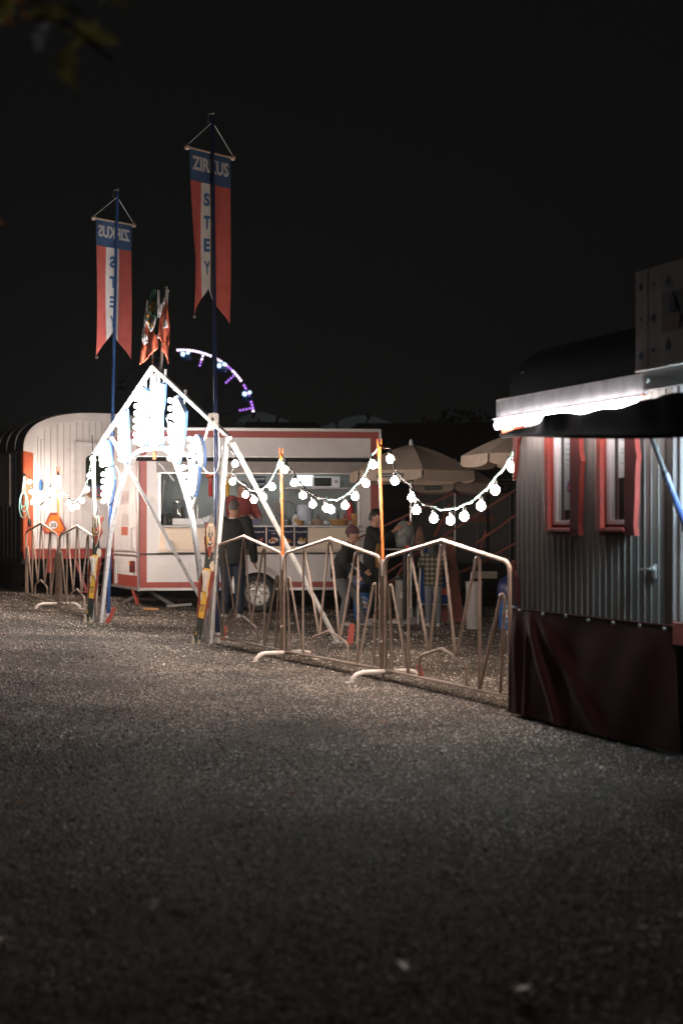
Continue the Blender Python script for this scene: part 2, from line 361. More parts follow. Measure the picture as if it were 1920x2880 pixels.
def stones():
    rng = np.random.default_rng(3)
    def area(n, d0, d1, r0, r1):
        d = np.sqrt(rng.uniform(d0*d0, d1*d1, n)); x = rng.uniform(-.26, .26, n)*d
        r = rng.uniform(r0, r1, n)*(1+.5*(rng.random(n) > .97)); return d, x, r
    parts = [area(52000, 3.3, 7.5, .003, .0072), area(60000, 7.5, 13, .0045, .009), area(42000, 13, 25, .006, .013)]
    d = np.concatenate([p[0] for p in parts]); x = np.concatenate([p[1] for p in parts]); r = np.concatenate([p[2] for p in parts])
    n = len(d)
    s = -x-1; z = .058*(np.sqrt(s*s+.3)+s)/2; z = .6*np.tanh(z/.6)
    base = np.array([(1,0,0),(0,1,0),(-1,0,0),(0,-1,0),(0,0,.75),(.0,0,-.6)])
    v = np.repeat(base[None], n, 0)*rng.uniform(.55, 1.3, (n, 6, 1))
    a = rng.uniform(0, 6.28, n); ca, sa = np.cos(a)[:,None], np.sin(a)[:,None]
    X = v[:,:,0]*ca-v[:,:,1]*sa*.7; Y = v[:,:,0]*sa+v[:,:,1]*ca*.7; Z = v[:,:,2]
    t = rng.uniform(-.6, .6, n)[:,None]; X, Z = X*np.cos(t)-Z*np.sin(t), X*np.sin(t)+Z*np.cos(t)
    V = np.stack([X*r[:,None]+x[:,None], Y*r[:,None]+d[:,None], Z*r[:,None]+z[:,None]+r[:,None]*.25], 2).reshape(-1, 3)
    F = np.array([(0,1,4),(1,2,4),(2,3,4),(3,0,4),(1,0,5),(2,1,5),(3,2,5),(0,3,5)])
    F = (F[None]+np.arange(n)[:,None,None]*6).reshape(-1)
    me = bpy.data.meshes.new('gravel_stones'); me.vertices.add(len(V)); me.vertices.foreach_set('co', V.reshape(-1).astype(np.float32))
    me.loops.add(len(F)); me.loops.foreach_set('vertex_index', F.astype(np.int32)); nf = len(F)//3
    me.polygons.add(nf); me.polygons.foreach_set('loop_start', np.arange(0, len(F), 3, dtype=np.int32))
    me.update(calc_edges=True); me.validate()
    at = me.attributes.new('shade', 'FLOAT', 'POINT'); at.data.foreach_set('value', np.repeat(rng.random(n), 6).astype(np.float32))
    m = bpy.data.materials.new('gravel_stone'); m.use_nodes = True; nt = m.node_tree; b = nt.nodes['Principled BSDF']
    an = nt.nodes.new('ShaderNodeAttribute'); an.attribute_name = 'shade'
    cr = nt.nodes.new('ShaderNodeValToRGB'); e = cr.color_ramp.elements
    e[0].color = (.02,.016,.013,1); e[1].color = (.88,.79,.72,1)
    for p_, c_ in ((.3,(.05,.038,.03,1)), (.55,(.15,.115,.092,1)), (.72,(.32,.24,.17,1)), (.84,(.66,.59,.54,1))):
        q = e.new(p_); q.color = c_
    nt.links.new(an.outputs['Fac'], cr.inputs[0])
    tc = nt.nodes.new('ShaderNodeTexCoord'); nz = nt.nodes.new('ShaderNodeTexNoise'); nz.inputs['Scale'].default_value = .9; nz.inputs['Detail'].default_value = 6
    nt.links.new(tc.outputs['Object'], nz.inputs['Vector']); mr = nt.nodes.new('ShaderNodeMapRange'); mr.inputs[1].default_value = .35; mr.inputs[2].default_value = .65; mr.inputs[3].default_value = .4; mr.inputs[4].default_value = 1.3
    nt.links.new(nz.outputs[0], mr.inputs[0]); sc = nt.nodes.new('ShaderNodeVectorMath'); sc.operation = 'SCALE'; nt.links.new(cr.outputs[0], sc.inputs[0]); nt.links.new(mr.outputs[0], sc.inputs['Scale']); nt.links.new(sc.outputs[0], b.inputs['Base Color'])
    b.inputs['Roughness'].default_value = .42; b.inputs['Specular IOR Level'].default_value = .5
    me.materials.append(m); o = bpy.data.objects.new('gravel_stones', me); C.objects.link(o)
    tag(o, 'loose pale and brown gravel stones lying all over the ground', 'gravel', kind='stuff')
stones()

def leaf_mesh(s, rng):
    m = MB(); pts = [(0,-1),(.28,-.6),(.75,-.55),(.5,-.15),(.95,.2),(.45,.3),(.3,.75),(0,1.1),(-.3,.75),(-.45,.3),(-.95,.2),(-.5,-.15),(-.75,-.55),(-.28,-.6)]
    c = rng.uniform(.1, .35)
    vs = [(0, 0, 0)]+[(x*s*.6, y*s, s*(c*x*x+rng.uniform(-.05,.12))) for x, y in pts]
    n = len(pts); m.add(vs, [(0, 1+i, 1+(i+1) % n) for i in range(n)]); return m
M['leafbrown'] = mat('dry_brown_leaf', (.36,.20,.11), .6, var=.3, scale=30)
M['leafpale'] = mat('dry_pale_leaf', (.62,.48,.38), .6, var=.2, scale=30)
M['leafgreen'] = leafmat('olive_leaf', (.10,.10,.04), (.13,.12,.04))
M['leaforange'] = leafmat('orange_leaf', (.35,.15,.05), (.45,.18,.05)); M['leafgrey'] = leafmat('grey_leaf', (.2,.2,.22), (.26,.26,.3))
rl = random.Random(5)
LITTER = [(570,2210,.03,'leafpale','pale leaf on the dark ground just left of centre below the gate'), (820,2245,.028,'leaforange','small rusty leaf right of the pale leaf below the gate'),
 (1690,2170,.03,'leafpale','pale leaf on the gravel before the ticket wagon skirt'), (1080,2040,.028,'leaforange','rusty leaf on the gravel before the nearest barrier foot'),
 (230,2105,.028,'leafbrown','brown leaf on the grey gravel at lower left of the gate'), (690,2410,.03,'leafbrown','brown leaf in the mossy middle foreground'),
 (1250,2460,.032,'leafpale','pale leaf in the dark right foreground'), (60,2290,.03,'leaforange','rusty leaf near the left edge above the foreground leaves'),
 (1010,1960,.026,'leafpale','small pale leaf lying before the white barrier feet'), (420,1905,.026,'leaforange','rusty leaf on the brightly lit gravel before the gate')]
for px, py, s, mk, lab in [
    (30,2478,.035,'leafpale','small bright curled leaf lying at the left edge of the foreground'),
    (165,2480,.04,'leafbrown','brown leaf right of the small bright leaf at the left foreground edge'),
    (440,2566,.055,'leafpale','largest pale leaf lying in the middle left foreground'),
    (525,2558,.05,'leafpale','thin pale leaf just right of the largest pale foreground leaf'),
    (265,2600,.055,'leafbrown','long brown leaf lying below and left of the largest pale leaf'),
    (15,2680,.05,'leafbrown','brown leaf cut by the left edge near the picture bottom'),
    (130,2690,.03,'leafbrown','small brown leaf near the lower left corner'),
    (350,2812,.03,'leafpale','tiny pale leaf close to the bottom edge left of centre'),
    (1130,2740,.045,'leafpale','pale leaf lying alone in the dark lower middle foreground'),
    (1460,2810,.06,'leafbrown','long dry leaf near the bottom edge at right'),
    (307,2300,.03,'leafpale','little curled leaf on the gravel above the largest pale leaf'),
    (15,1826,.035,'leafbrown','brown leaf on the lit gravel at the left picture edge'),
    (385,1722,.0,'leafbrown','')]+[(x_, y_, s_, k_, l_) for x_, y_, s_, k_, l_ in LITTER]:
    if s == 0: continue
    d = EYE*4000/(py-1495); x = (px-960)*d/4000
    t = leaf_mesh(s, rl).obj('fallen_leaf', M[mk], smooth=False, solid=.0015)
    t.location = (x, d, gz(x)+.022); t.rotation_euler = (rl.uniform(-.3,.3), rl.uniform(-.3,.3), rl.uniform(0,6))
    tag(t, lab, 'leaf', 'dry leaves fallen on the gravel')

# ---------------------------------------------------------------- left circus wagon
WL = (-5.52, 24.8); wz = .25; WY = R(26.8)
wg = thing('circus_wagon', 'long white circus wagon with rounded dark roof standing at the left behind the barriers', 'wagon', (*WL, wz), WY)
wg.scale = (1.07, 1, 1); W_, LL = 2.6, 9.0
def arch(x, e=2.48, rise=.68, w=W_):
    u = abs(x-w/2)/(w/2); return e+rise*(1-min(u, 1)**2.6)**(1/2.6)
b = MB(); b.bb((.04,.04,.60), (W_-.04,LL,2.40)); b.obj('wagon_core', M['darkwall'], wg)
# end wall of vertical boards
bw = .108
for i in range(24):
    x0 = i*bw+.005; x1 = min((i+1)*bw-.004, W_)
    if x0 > W_-.02: break
    top0, top1 = arch(max(x0, .02))-.02, arch(min(x1, W_-.02))-.02
    m = MB(); yy = -.012-(i % 3)*.0015
    m.add([(x0,yy,.78),(x1,yy,.78),(x1,yy,top1),(x0,yy,top0),(x0,.03,.78),(x1,.03,.78),(x1,.03,top1),(x0,.03,top0)],
          [(0,1,2,3),(5,4,7,6),(0,4,5,1),(1,5,6,2),(2,6,7,3),(3,7,4,0)])
    m.obj('plank', M['white'], wg, smooth=False)
# roof shell, edge band and ribs
nseg = 36
prof = [(W_*(1-math.cos(math.pi*k/nseg))/2) for k in range(nseg+1)]
r = MB()
r.grid(lambda u, v: (prof[round(u*nseg)]*1.02-.026, v*(LL+.1)-.02, arch(prof[round(u*nseg)])+.02), nseg, 8)
r.obj('roof', M['roof'], wg, solid=.03)
band = MB()
def bandpt(k, ins, y):
    x = prof[k]; z = arch(x); c = Vector((W_/2, 0, 2.2)); p = Vector((x, 0, z)); dvec = (c-p).normalized(); q = p+dvec*ins
    return (q.x, y, q.z)
vs = []; fs = []
for k in range(nseg+1):
    vs += [bandpt(k, -.03, -.06), bandpt(k, .13+.012*math.sin(k*1.7), -.06), bandpt(k, .13+.012*math.sin(k*1.7), -.02), bandpt(k, -.03, -.02)]
for k in range(nseg):
    for j in range(4): fs.append((k*4+j, k*4+(j+1) % 4, (k+1)*4+(j+1) % 4, (k+1)*4+j))
band.add(vs, fs); band.obj('roof_edge_band', M['white'], wg)
for i in range(14):
    y = .5+i*.62; m = MB(); m.tube([(prof[k]*1.02-.026, y, arch(prof[k])+.055) for k in range(nseg+1)], .02, 6, up=(0,1,0)); m.obj('roof_rib', M['rib'], wg)
# long dark side boards
for i in range(58):
    m = MB(); m.bb((-.014-(i % 2)*.004, .09+i*.15, .62), (.03, .09+i*.15+.138, 2.47)); m.obj('side_board', M['darkwall'], wg, smooth=False)
m = MB(); m.bb((-.03,.9,1.55),(-.02,1.9,2.46)); m.bb((-.045,.88,1.53),(-.03,.93,2.48)); m.obj('side_shutter', M['bingrey'], wg, bevel=.004)
# corner post and base beam
m = MB(); m.bb((-.02,-.03,.72),(.14,-.016,2.48)); m.bb((-.03,-.03,.72),(-.02,.16,2.48))
for k in range(9): m.ball((.12,-.033,.9+k*.19), .012, 8, 4)
m.obj('corner_post', M['orange'], wg, bevel=.004)
m = MB(); m.bb((-.02,-.04,.60),(W_,.10,.78)); m.bb((.02,-.055,.74),(W_-.02,-.04,.765)); m.obj('base_beam', M['reddark'], wg, bevel=.005)
m = MB(); m.bb((-.02,0.1,.52),(.10,LL,.615)); m.obj('side_beam', M['darkwall'], wg)
# door
dr = MB(); dr.bb((.84,-.035,.80),(1.62,-.02,2.62)); do = dr.obj('door', M['white'], wg, bevel=.006)
m = MB()
for a_, b_ in (((.80,-.05,.79),(.84,-.03,2.66)), ((1.62,-.05,.79),(1.66,-.03,2.66)), ((.80,-.05,2.62),(1.66,-.03,2.67)), ((.94,-.045,.9),(.955,-.036,2.5)), ((1.51,-.045,.9),(1.525,-.036,2.5)), ((.94,-.045,2.5),(1.525,-.036,2.515)), ((.94,-.045,1.2),(1.525,-.036,1.215))): m.bb(a_, b_)
m.obj('door_frame', M['white'], do, bevel=.003)
def rrect(x0, x1, z0, z1, r, n=5):
    p = []
    for cx, cz, a0 in ((x1-r, z1-r, 0), (x0+r, z1-r, 90), (x0+r, z0+r, 180), (x1-r, z0+r, 270)):
        p += [(cx+r*math.cos(R(a0+90*k/n)), cz+r*math.sin(R(a0+90*k/n))) for k in range(n+1)]
    return p
m = MB(); m.prism(rrect(1.02,1.45,1.90,2.42,.07), .012, T((0,-.044,0))); m.obj('window_pane', M['darkglass'], do)
m = MB(); m.tube([(x,-.05,z) for x, z in rrect(1.02,1.45,1.90,2.42,.07)], .012, 6, cyc=True, up=(0,1,0)); m.obj('window_seal', M['blackp'], do)
m = MB(); m.bar((.97,-.05,1.72),(.97,-.085,1.72),.02,.02); m.bar((.97,-.085,1.72),(1.07,-.085,1.72),.02,.02); m.obj('door_handle', M['steel'], do)
# plaque with yellow scroll
pl = MB(); pl.prism([(1.02,1.90),(1.42,1.90),(1.42,1.82),(1.38,1.69),(1.30,1.655),(1.14,1.655),(1.06,1.69),(1.02,1.80)], .012, T((0,-.052,0)))
pl.tube([(1.02,-.06,1.78),(1.07,-.06,1.69),(1.22,-.06,1.665),(1.37,-.06,1.69),(1.42,-.06,1.78)], .012, 6, up=(0,1,0), mi=1)
po = pl.obj('name_plaque', [mat('plaque_blue', (.10,.12,.18), .5), M['gold']], wg)
lettering('DÜR', T((1.22,-.0605,1.78)), M['orange'], po, w=.32, h=.13, bold=.02)
# slow-vehicle sign
sg = MB(); sx = lambda c: (c-230)*.00198; sz = lambda c: 1.33+(1495-(1100+c*.3189))*.0062-wz
outer = [(sx(p), sz(q)) for p, q in ((435,1070),(500,1070),(572,1215),(555,1257),(388,1257),(372,1215))]
cxs = sum(p[0] for p in outer)/6; czs = sum(p[1] for p in outer)/6
sg.prism(outer, .01, T((0,-.06,0))); so = sg.obj('slow_vehicle_sign', M['red'], wg, bevel=.002)
m = MB(); m.prism([(cxs+(p[0]-cxs)*.78, czs+(p[1]-czs)*.78) for p in outer], .006, T((0,-.068,0))); m.obj('sign_centre', mat('sign_orange', (.80,.22,.02), .4), so)
m = MB(); m.prism(disc(.085, 24, (sx(460), sz(1180))), .004, T((0,-.072,0))); m.prism(disc(.073, 24, (sx(460), sz(1180))), .004, T((0,-.076,0)), mi=1); m.obj('sign_disc', [M['red'], M['flagwhite']], so)
lettering('30', T((sx(460),-.0785,sz(1180))), M['ink'], so, w=.095, h=.075, bold=.02)
m = MB(); m.lathe([(.02,0),(.035,.02),(.037,.13),(.025,.15),(.018,.19),(.002,.2)], (.25,-.06,1.80), 12); m.obj('blue_socket', M['binblue'], wg)
m = MB(); m.tube([(.27,-.02,2.7),(.265,-.025,2.3),(.27,-.025,2.0),(.26,-.03,1.0)], .005, 5); m.obj('wall_wire', M['cable_b'], wg)
# undercarriage
m = MB(); m.bb((.3,.6,.35),(.45,LL,.60)); m.bb((2.15,.6,.35),(2.3,LL,.60)); m.bb((.3,1.0,.25),(2.3,1.15,.4)); m.obj('chassis', M['black'], wg)
m = MB(); m.bar((.83,-.02,.62),(1.03,-.06,0),.09,.04); m.bb((.9,-.12,0),(1.15,.06,.02)); m.obj('support_leg', M['red'], wg)
for x in (.42, 1.75):
    m = MB(); m.cyl((x,-.03,.62),(x,-.03,.40),.05); m.cyl((x,-.03,.42),(x,-.03,.36),.07); m.obj('buffer', M['reddark'], wg)
for k, z in enumerate((.12,.32,.50)):
    m = MB(); m.bb((1.0,-.10-.25*(2-k)*.4,z),(1.75,.12,z+.03)); m.obj('step', M['dark'], wg)
for x in (.18, 2.25):
    for y in (1.6, 9.5):
        m = MB(); m.lathe([(.02,-.1),(.38,-.1),(.42,-.06),(.42,.06),(.38,.1),(.02,.1)], (x,y,.42), 24, M=Matrix.Rotation(R(90),3,'Y')); m.obj('wheel', M['dark'], wg)
# spare cable loops hung on the corner
m = MB()
hk = Vector((-.03,-.10,2.06))
for rr, ph in ((.10,0),(.13,.3),(.075,.7)):
    m.tube([hk+Vector((rr*.55*math.sin(t)-.03*math.sin(ph), -.02*ph, -.30-rr*1.6*math.cos(t)*-1*.0-rr*1.7*(1-math.cos(t)))) for t in [2*math.pi*k/20 for k in range(21)]], .007, 6, up=(0,1,0))
m.tube([hk, hk+Vector((-.03,0,-.32))], .008, 6); m.tube([hk+Vector((.01,0,0)), hk+Vector((.03,0,-.5)), hk+Vector((.09,0,-.75))], .008, 6)
cb = m.obj('hanging_cable', M['cable_g'], wg)
m = MB(); m.ball(hk, .03, 10, 6); m.obj('cable_hook', M['blackp'], cb)
m = MB(); m.lathe([(.012,0),(.03,.02),(.03,.09),(.012,.12)], hk+Vector((.09,0,-.88)), 10); m.obj('cable_plug', M['blackp'], cb)

# ---------------------------------------------------------------- food trailer
TA = R(6); T0 = Vector((-3.22, 22.6, 0)); ctr, str_ = math.cos(TA), math.sin(TA)
tr = thing('food_trailer', 'white food trailer with red stripes and a lit serving hatch behind the gate', 'food trailer', tuple(T0), TA)
def tu(px, y=0):
    q = (px-960)/4000; ox, oy = T0.x-y*str_, T0.y+y*ctr
    return (q*oy-ox)/(ctr-q*str_)
def tzf(px, py, y=0):
    u = tu(px, y); d = T0.y+u*str_+y*ctr; return EYE+(1495-py)*d/4000
TL, TD = 3.87, 2.1; ZB, ZT = .42, 2.95
u_o0, u_o1 = tu(449), tu(1008); ZC, ZO = 1.43, 2.26
m = MB(); t_ = .035
def wall(m, u0, u1, z0, z1, mi=0, y0=0, y1=t_): m.bb((u0,y0,z0),(u1,y1,z1), mi)
wall(m, 0, TL, ZB, ZC-.03); wall(m, 0, u_o0, ZC-.03, ZO); wall(m, u_o1, TL, ZC-.03, ZO); wall(m, 0, TL, ZO, ZT)
m.obj('side_wall', M['white'], tr, smooth=False)
e0 = Vector((-3.92+3.22, 24.42-22.6)); e0 = Vector((e0.x*ctr+e0.y*str_, -e0.x*str_+e0.y*ctr))  # back corner of the nose, local
m = MB(); m.bb((TL-.03,t_,ZB),(TL,TD,ZT)); m.bb((e0.x,TD-.03,ZB),(TL,TD,ZT)); m.obj('rear_wall', M['white'], tr)
m = MB(); m.add([(0,0,ZT-.001),(TL,0,ZT-.001),(TL,TD,ZT-.001),(e0.x,e0.y,ZT-.001),(0,0,ZT+.04),(TL,0,ZT+.04),(TL,TD,ZT+.04),(e0.x,e0.y,ZT+.04)], [(3,2,1,0),(4,5,6,7),(0,1,5,4),(1,2,6,5),(2,3,7,6),(3,0,4,7)]); m.obj('roof', M['alu'], tr, smooth=False)
m = MB(); m.add([(0,t_,ZB),(TL,t_,ZB),(TL,TD,ZB),(e0.x,e0.y,ZB),(0,t_,ZB+.05),(TL,t_,ZB+.05),(TL,TD,ZB+.05),(e0.x,e0.y,ZB+.05)], [(3,2,1,0),(4,5,6,7),(0,1,5,4),(1,2,6,5),(2,3,7,6),(3,0,4,7)]); m.obj('floor_plate', M['darktruck'], tr, smooth=False)
# painted red border, each run a thin raised sheet
rs = [(0,TL,ZT-.115,ZT-.012),(tu(392),tu(413),ZB+.10,ZT-.115),(tu(392),u_o0+2.6*.0+TL-.05-u_o0,ZB+.015,ZB+.105),(TL-.16,TL-.03,ZB+.105,ZT-.115)]
for a_, b_, c_, d_ in rs:
    m = MB(); m.bb((a_,-.004,c_),(min(b_,TL-.03),-.0005,d_)); m.obj('red_stripe', M['red'], tr, smooth=False)
# trims
m = MB(); m.bb((-.015,-.02,ZB-.03),(TL+.01,.0,ZB+.012)); m.obj('bottom_rail', M['alu'], tr, bevel=.003)
for u in (0, TL):
    m = MB(); m.cyl((u,-.012,ZB-.04),(u,-.012,ZT+.03),.018,n=8); m.obj('corner_rail', M['alu'], tr)
m = MB(); m.bb((0,-.022,ZT-.01),(TL,0,ZT+.03)); m.obj('top_rail', M['alu'], tr, bevel=.004)
# folded-up hatch: dark slot and grey underside
m = MB(); m.bb((tu(383),-.03,2.45),(TL-.18,-.0045,2.515)); m.obj('hatch_slot', M['black'], tr)
m = MB(); m.bb((tu(383),-.036,2.515),(TL-.18,-.0045,2.535)); m.bb((tu(449),-.06,2.25),(TL-.18,-.035,2.272)); m.obj('hatch_rail', M['alu'], tr, bevel=.003)
m = MB(); m.add([(tu(440),-.02,2.45),(TL-.18,-.02,2.45),(TL-.18,-.045,2.27),(tu(440),-.045,2.27),(tu(440),-.006,2.45),(TL-.18,-.006,2.45),(TL-.18,-.006,2.27),(tu(440),-.006,2.27)], [(0,1,2,3),(4,7,6,5),(0,4,5,1),(2,6,7,3),(0,3,7,4),(1,5,6,2)]); m.obj('hatch_flap', mat('hatch_grey', (.38,.34,.32), .5), tr, smooth=False)
m = MB(); m.bar((tu(447),-.03,2.42),(tu(490),-.03,2.14),.03,.02); m.cyl((u_o0+.08,.03,2.15),(u_o0-.0+.02,.05,1.60),.012); m.obj('hatch_strut', M['steel'], tr)
# jambs
for u in (u_o0, u_o1):
    m = MB(); m.bb((u-.02,-.014,ZC-.25),(u+.022,.05,ZO)); m.obj('hatch_jamb', M['alu'], tr, bevel=.003)
# counter, cream panel, ledge
m = MB(); m.bb((u_o0,-.09,ZC-.03),(u_o1+.05,.55,ZC)); m.obj('counter', M['steel'], tr, bevel=.006)
m = MB(); m.bb((u_o0+.0,-.03,1.04),(u_o1+.0,-.005,ZC-.035)); m.obj('counter_front', M['cream'], tr, bevel=.004)
m = MB(); m.bb((u_o0-.02,-.10,1.00),(u_o1+.06,-.0045,1.025)); m.obj('lower_ledge', M['cream'], tr, bevel=.005)
m = MB(); m.bb((u_o0-.3,-.03,.965),(u_o1+.06,-.0055,.985)); m.obj('ledge_rail', M['dark'], tr)
m = MB(); m.bb((tu(468),-.12,1.03),(tu(483),-.04,1.2)); m.obj('napkin_box', M['bagwhite'], tr, bevel=.004)
# menu cards
M['card'] = mat('menu_card_blue', (.010,.016,.045), .8, var=.3, scale=8)
foods = [None, 'Cervelat 6.00', 'Currywurst|7.00', 'Hot Dog 5.00', 'Pommes 5.00']
M['sausage'] = mat('sausage', (.42,.09,.04), .4, var=.3, scale=40); M['fries'] = mat('fries', (.75,.38,.06), .5, var=.3, scale=40); M['plate'] = mat('plate', (.75,.73,.70), .3)
for i, (p0, p1) in enumerate(((671,708),(711,747),(750,787),(789,826),(828,865))):
    a_, b_ = tu(p0), tu(p1); w = b_-a_; cx = (a_+b_)/2; z1 = 1.40; z0 = 1.095
    m = MB(); m.bb((a_+.003,-.036,z0),(b_-.003,-.0305,z1)); co = m.obj('menu_card', M['card'], tr)
    if foods[i]:
        ls = foods[i].split('|')
        for k, s_ in enumerate(ls):
            lettering(s_, T((cx,-.037,z1-.075-.045*k+(.02 if len(ls) > 1 else 0))), M['bagwhite'], co, h=.028 if len(s_) > 5 else .022, w=w*.8 if len(s_) > 5 else w*.3, bold=.01)
        m = MB(); fm = [M['plate'], M['sausage'], M['fries']]; zc = z0+.09
        if i == 1:
            for q in (-.035,.03): m.ball((cx+q,-.04,zc+q*.3), .035, 10, 6, (.7,.12,1.25), Matrix.Rotation(R(25),3,'Y'), 1)
        elif i == 2:
            m.ball((cx,-.037,zc), .08, 16, 6, (1,.05,.55), Matrix.Rotation(R(-12),3,'Y'), 0)
            rr = random.Random(1)
            for k in range(16): m.ball((cx+rr.uniform(-.05,.05),-.044,zc+rr.uniform(-.022,.03)), .016, 8, 4, (1,.4,.7), None, 1)
            for k in range(5): m.bar((cx-.02+k*.008,-.045,zc),(cx+rr.uniform(-.04,.05),-.045,zc+.055), .006,.006, mi=2)
        elif i == 3:
            m.ball((cx,-.037,zc), .075, 16, 6, (1,.06,.4), Matrix.Rotation(R(18),3,'Y'), 2); m.ball((cx,-.043,zc+.008), .075, 16, 6, (1,.06,.2), Matrix.Rotation(R(18),3,'Y'), 1)
        else:
            m.ball((cx,-.037,zc-.025), .065, 16, 6, (1,.05,.5), None, 0); rr = random.Random(2)
            for k in range(34):
                x = cx+rr.uniform(-.055,.055); z = zc+rr.uniform(-.03,.035); a2 = rr.uniform(-1,1); m.bar((x,-.045,z),(x+.03*math.cos(a2),-.045,z+.03*math.sin(a2)), .008,.007, mi=2)
        m.obj('food_picture', fm, co)
# kitchen interior
m = MB(); m.bb((.25,1.70,ZB+.05),(TL-.1,1.73,ZT-.05)); m.obj('kitchen_wall', M['inner'], tr)
m = MB(); m.bb((u_o0-.03,.06,ZB+.05),(u_o0-.005,1.70,ZT-.05)); m.bb((TL-.13,.06,ZB+.05),(TL-.1,1.70,ZT-.05)); m.obj('kitchen_partition', M['inner'], tr)
m = MB(); m.bb((.25,.06,2.72),(TL-.1,1.70,2.74)); m.obj('kitchen_ceiling', M['white'], tr)
for u0, u1 in ((.9,1.7),(2.2,3.0)):
    m = MB(); m.cyl((u0,.75,2.66),(u1,.75,2.66),.022,n=10); lt = m.obj('kitchen_tube', M['tube_kitchen'], tr)
    m = MB(); m.bb((u0-.04,.71,2.685),(u1+.04,.79,2.715)); m.obj('tube_holder', M['bagwhite'], lt)
m = MB(); m.bb((u_o0+.05,1.25,1.27),(TL-.2,1.70,1.30)); m.obj('back_worktop', M['steel'], tr)
def ti(px0, px1, y): return tu(px0, y), tu(px1, y)
# wall cabinets / fridge header, microwave shelf
a_, b_ = ti(832,882,1.4); m = MB(); m.bb((a_,1.42,2.10),(b_,1.69,2.30)); fr = m.obj('wall_cabinet', M['bagwhite'], tr, bevel=.004)
m = MB(); m.bb((a_+.01,1.412,2.11),(b_-.01,1.419,2.29)); m.obj('lit_panel', M['lightbox'], fr)
m = MB(); m.bb((ti(800,0,1.5)[0],1.40,2.06),(TL-.2,1.69,2.085)); m.obj('wall_shelf', M['steel'], tr)
# wheel, arch
uw = tu(723); zw = .315+gz(-1.35)
m = MB(); m.lathe([(.19,-.08),(.26,-.095),(.295,-.08),(.305,-.03),(.305,.05),(.28,.09),(.19,.09)], (uw,-.0,zw), 36, M=Matrix.Rotation(R(90),3,'X'), cap=False); wh = m.obj('wheel', M['dark'], tr)
m = MB(); MX = Matrix.Rotation(R(90),3,'X'); m.lathe([(.03,-.01),(.12,.0),(.135,.02),(.165,.02),(.185,.06),(.20,.075),(.20,.03),(.19,-.06),(.05,-.07)], (uw,-.02,zw), 36, M=MX); m.obj('rim', mat('steel_rim', (.62,.60,.57), .4, .2, var=.1), wh)
m = MB(); m.lathe([(.002,.06),(.045,.06),(.055,.03),(.055,.0)], (uw,-.02,zw), 20, M=MX)
for k in range(5):
    a2 = 2*math.pi*k/5; m.ball((uw+.08*math.cos(a2),-.035,zw+.08*math.sin(a2)), .014, 8, 5)
m.obj('hub_cap', M['alu'], wh)
m = MB()
for k in range(10):
    a2 = 2*math.pi*k/10; m.box((uw+.15*math.cos(a2),-.044,zw+.15*math.sin(a2)), (.035,.006,.022), Matrix.Rotation(-a2,3,'Y'))
m.obj('rim_slots', M['black'], wh)
m = MB(); vs = []; fs = []; N = 24
for k in range(N+1):
    a2 = math.pi*k/N; c_, s_ = math.cos(a2), math.sin(a2)
    vs += [(uw+c_*.47, -.003, zw-.02+s_*.47), (uw+c_*.39, -.075, zw+s_*.36), (uw+c_*.365, -.075, zw+s_*.335), (uw+c_*.365, .02, zw+s_*.335)]
for k in range(N):
    for j in range(3): fs.append((k*4+j, k*4+j+1, (k+1)*4+j+1, (k+1)*4+j))
m.add(vs, fs); m.obj('wheel_arch', M['white'], tr)
m = MB(); m.prism([(uw+.37*math.cos(math.pi*k/20), zw+.345*math.sin(math.pi*k/20)) for k in range(21)], .004, T((0,-.004,0))); m.obj('arch_shade_sheet', M['black'], tr)  # flat black sheet on the solid wall, stands in for the shaded wheel hollow
# nose face with door
ed = Vector((e0.x, e0.y, 0)); eL = ed.length; ex = ed/eL
eang = math.atan2(ex.y, ex.x)
EM = Matrix.Translation((0,0,0)) @ Matrix.Rotation(eang, 4, 'Z')     # local x runs back along the nose face; its outside is +y
nf = MB(); nf.prism([(0,ZB),(eL,ZB),(eL,ZT),(0,ZT)], .03, EM @ T((0,-.016,0))); no = nf.obj('nose_wall', M['white'], tr, smooth=False)
def nbox(name, x0, x1, z0, z1, y0, y1, m_, par=None, **k):
    q = MB(); vs_ = [EM @ Vector((x, y, z)) for x in (x0, x1) for y in (y0, y1) for z in (z0, z1)]
    q.add(vs_, [(0,1,3,2),(4,6,7,5),(0,4,5,1),(2,3,7,6),(0,2,6,4),(1,5,7,3)]); return q.obj(name, m_, par or tr, smooth=False, **k)
nbox('red_stripe', .03, .12, ZB+.015, ZT-.11, .0005, .004, M['red'], no)
nbox('red_stripe', eL-.10, eL-.02, ZB+.015, ZT-.11, .0005, .004, M['red'], no)
nbox('red_stripe', .12, eL-.10, ZB+.015, ZB+.20, .0005, .004, M['red'], no)
nbox('red_stripe', .03, eL-.02, ZT-.11, ZT-.01, .0005, .004, M['red'], no)
nbox('nose_door', .2, eL-.35, 1.02, 2.45, .001, .014, M['white'], no, bevel=.004)
nbox('door_rail', .05, eL-.1, .94, .965, .001, .03, M['alu'], no, bevel=.004)
nbox('door_rail', .05, eL-.1, 1.00, 1.015, .001, .02, M['alu'], no, bevel=.004)
nbox('bottom_rail', -.02, eL+.03, ZB-.03, ZB+.012, .0, .025, M['alu'], no, bevel=.004)
nbox('sticker', .62, 1.28, 1.78, 2.0, .0145, .016, mat('faded_print', (.60,.50,.50), .5), no)
lettering('WÜRSTLI - GRILL', EM @ T((.95,.0175,1.89), rz=math.pi), mat('faded_ink', (.48,.36,.37), .5), no, w=.6, h=.12)
nbox('sticker', .66, 1.18, 1.42, 1.62, .0145, .016, mat('faded_print_b', (.62,.54,.53), .5), no)
nbox('orange_sticker', .70, 1.2, 1.27, 1.41, .0145, .016, M['orange'], no)
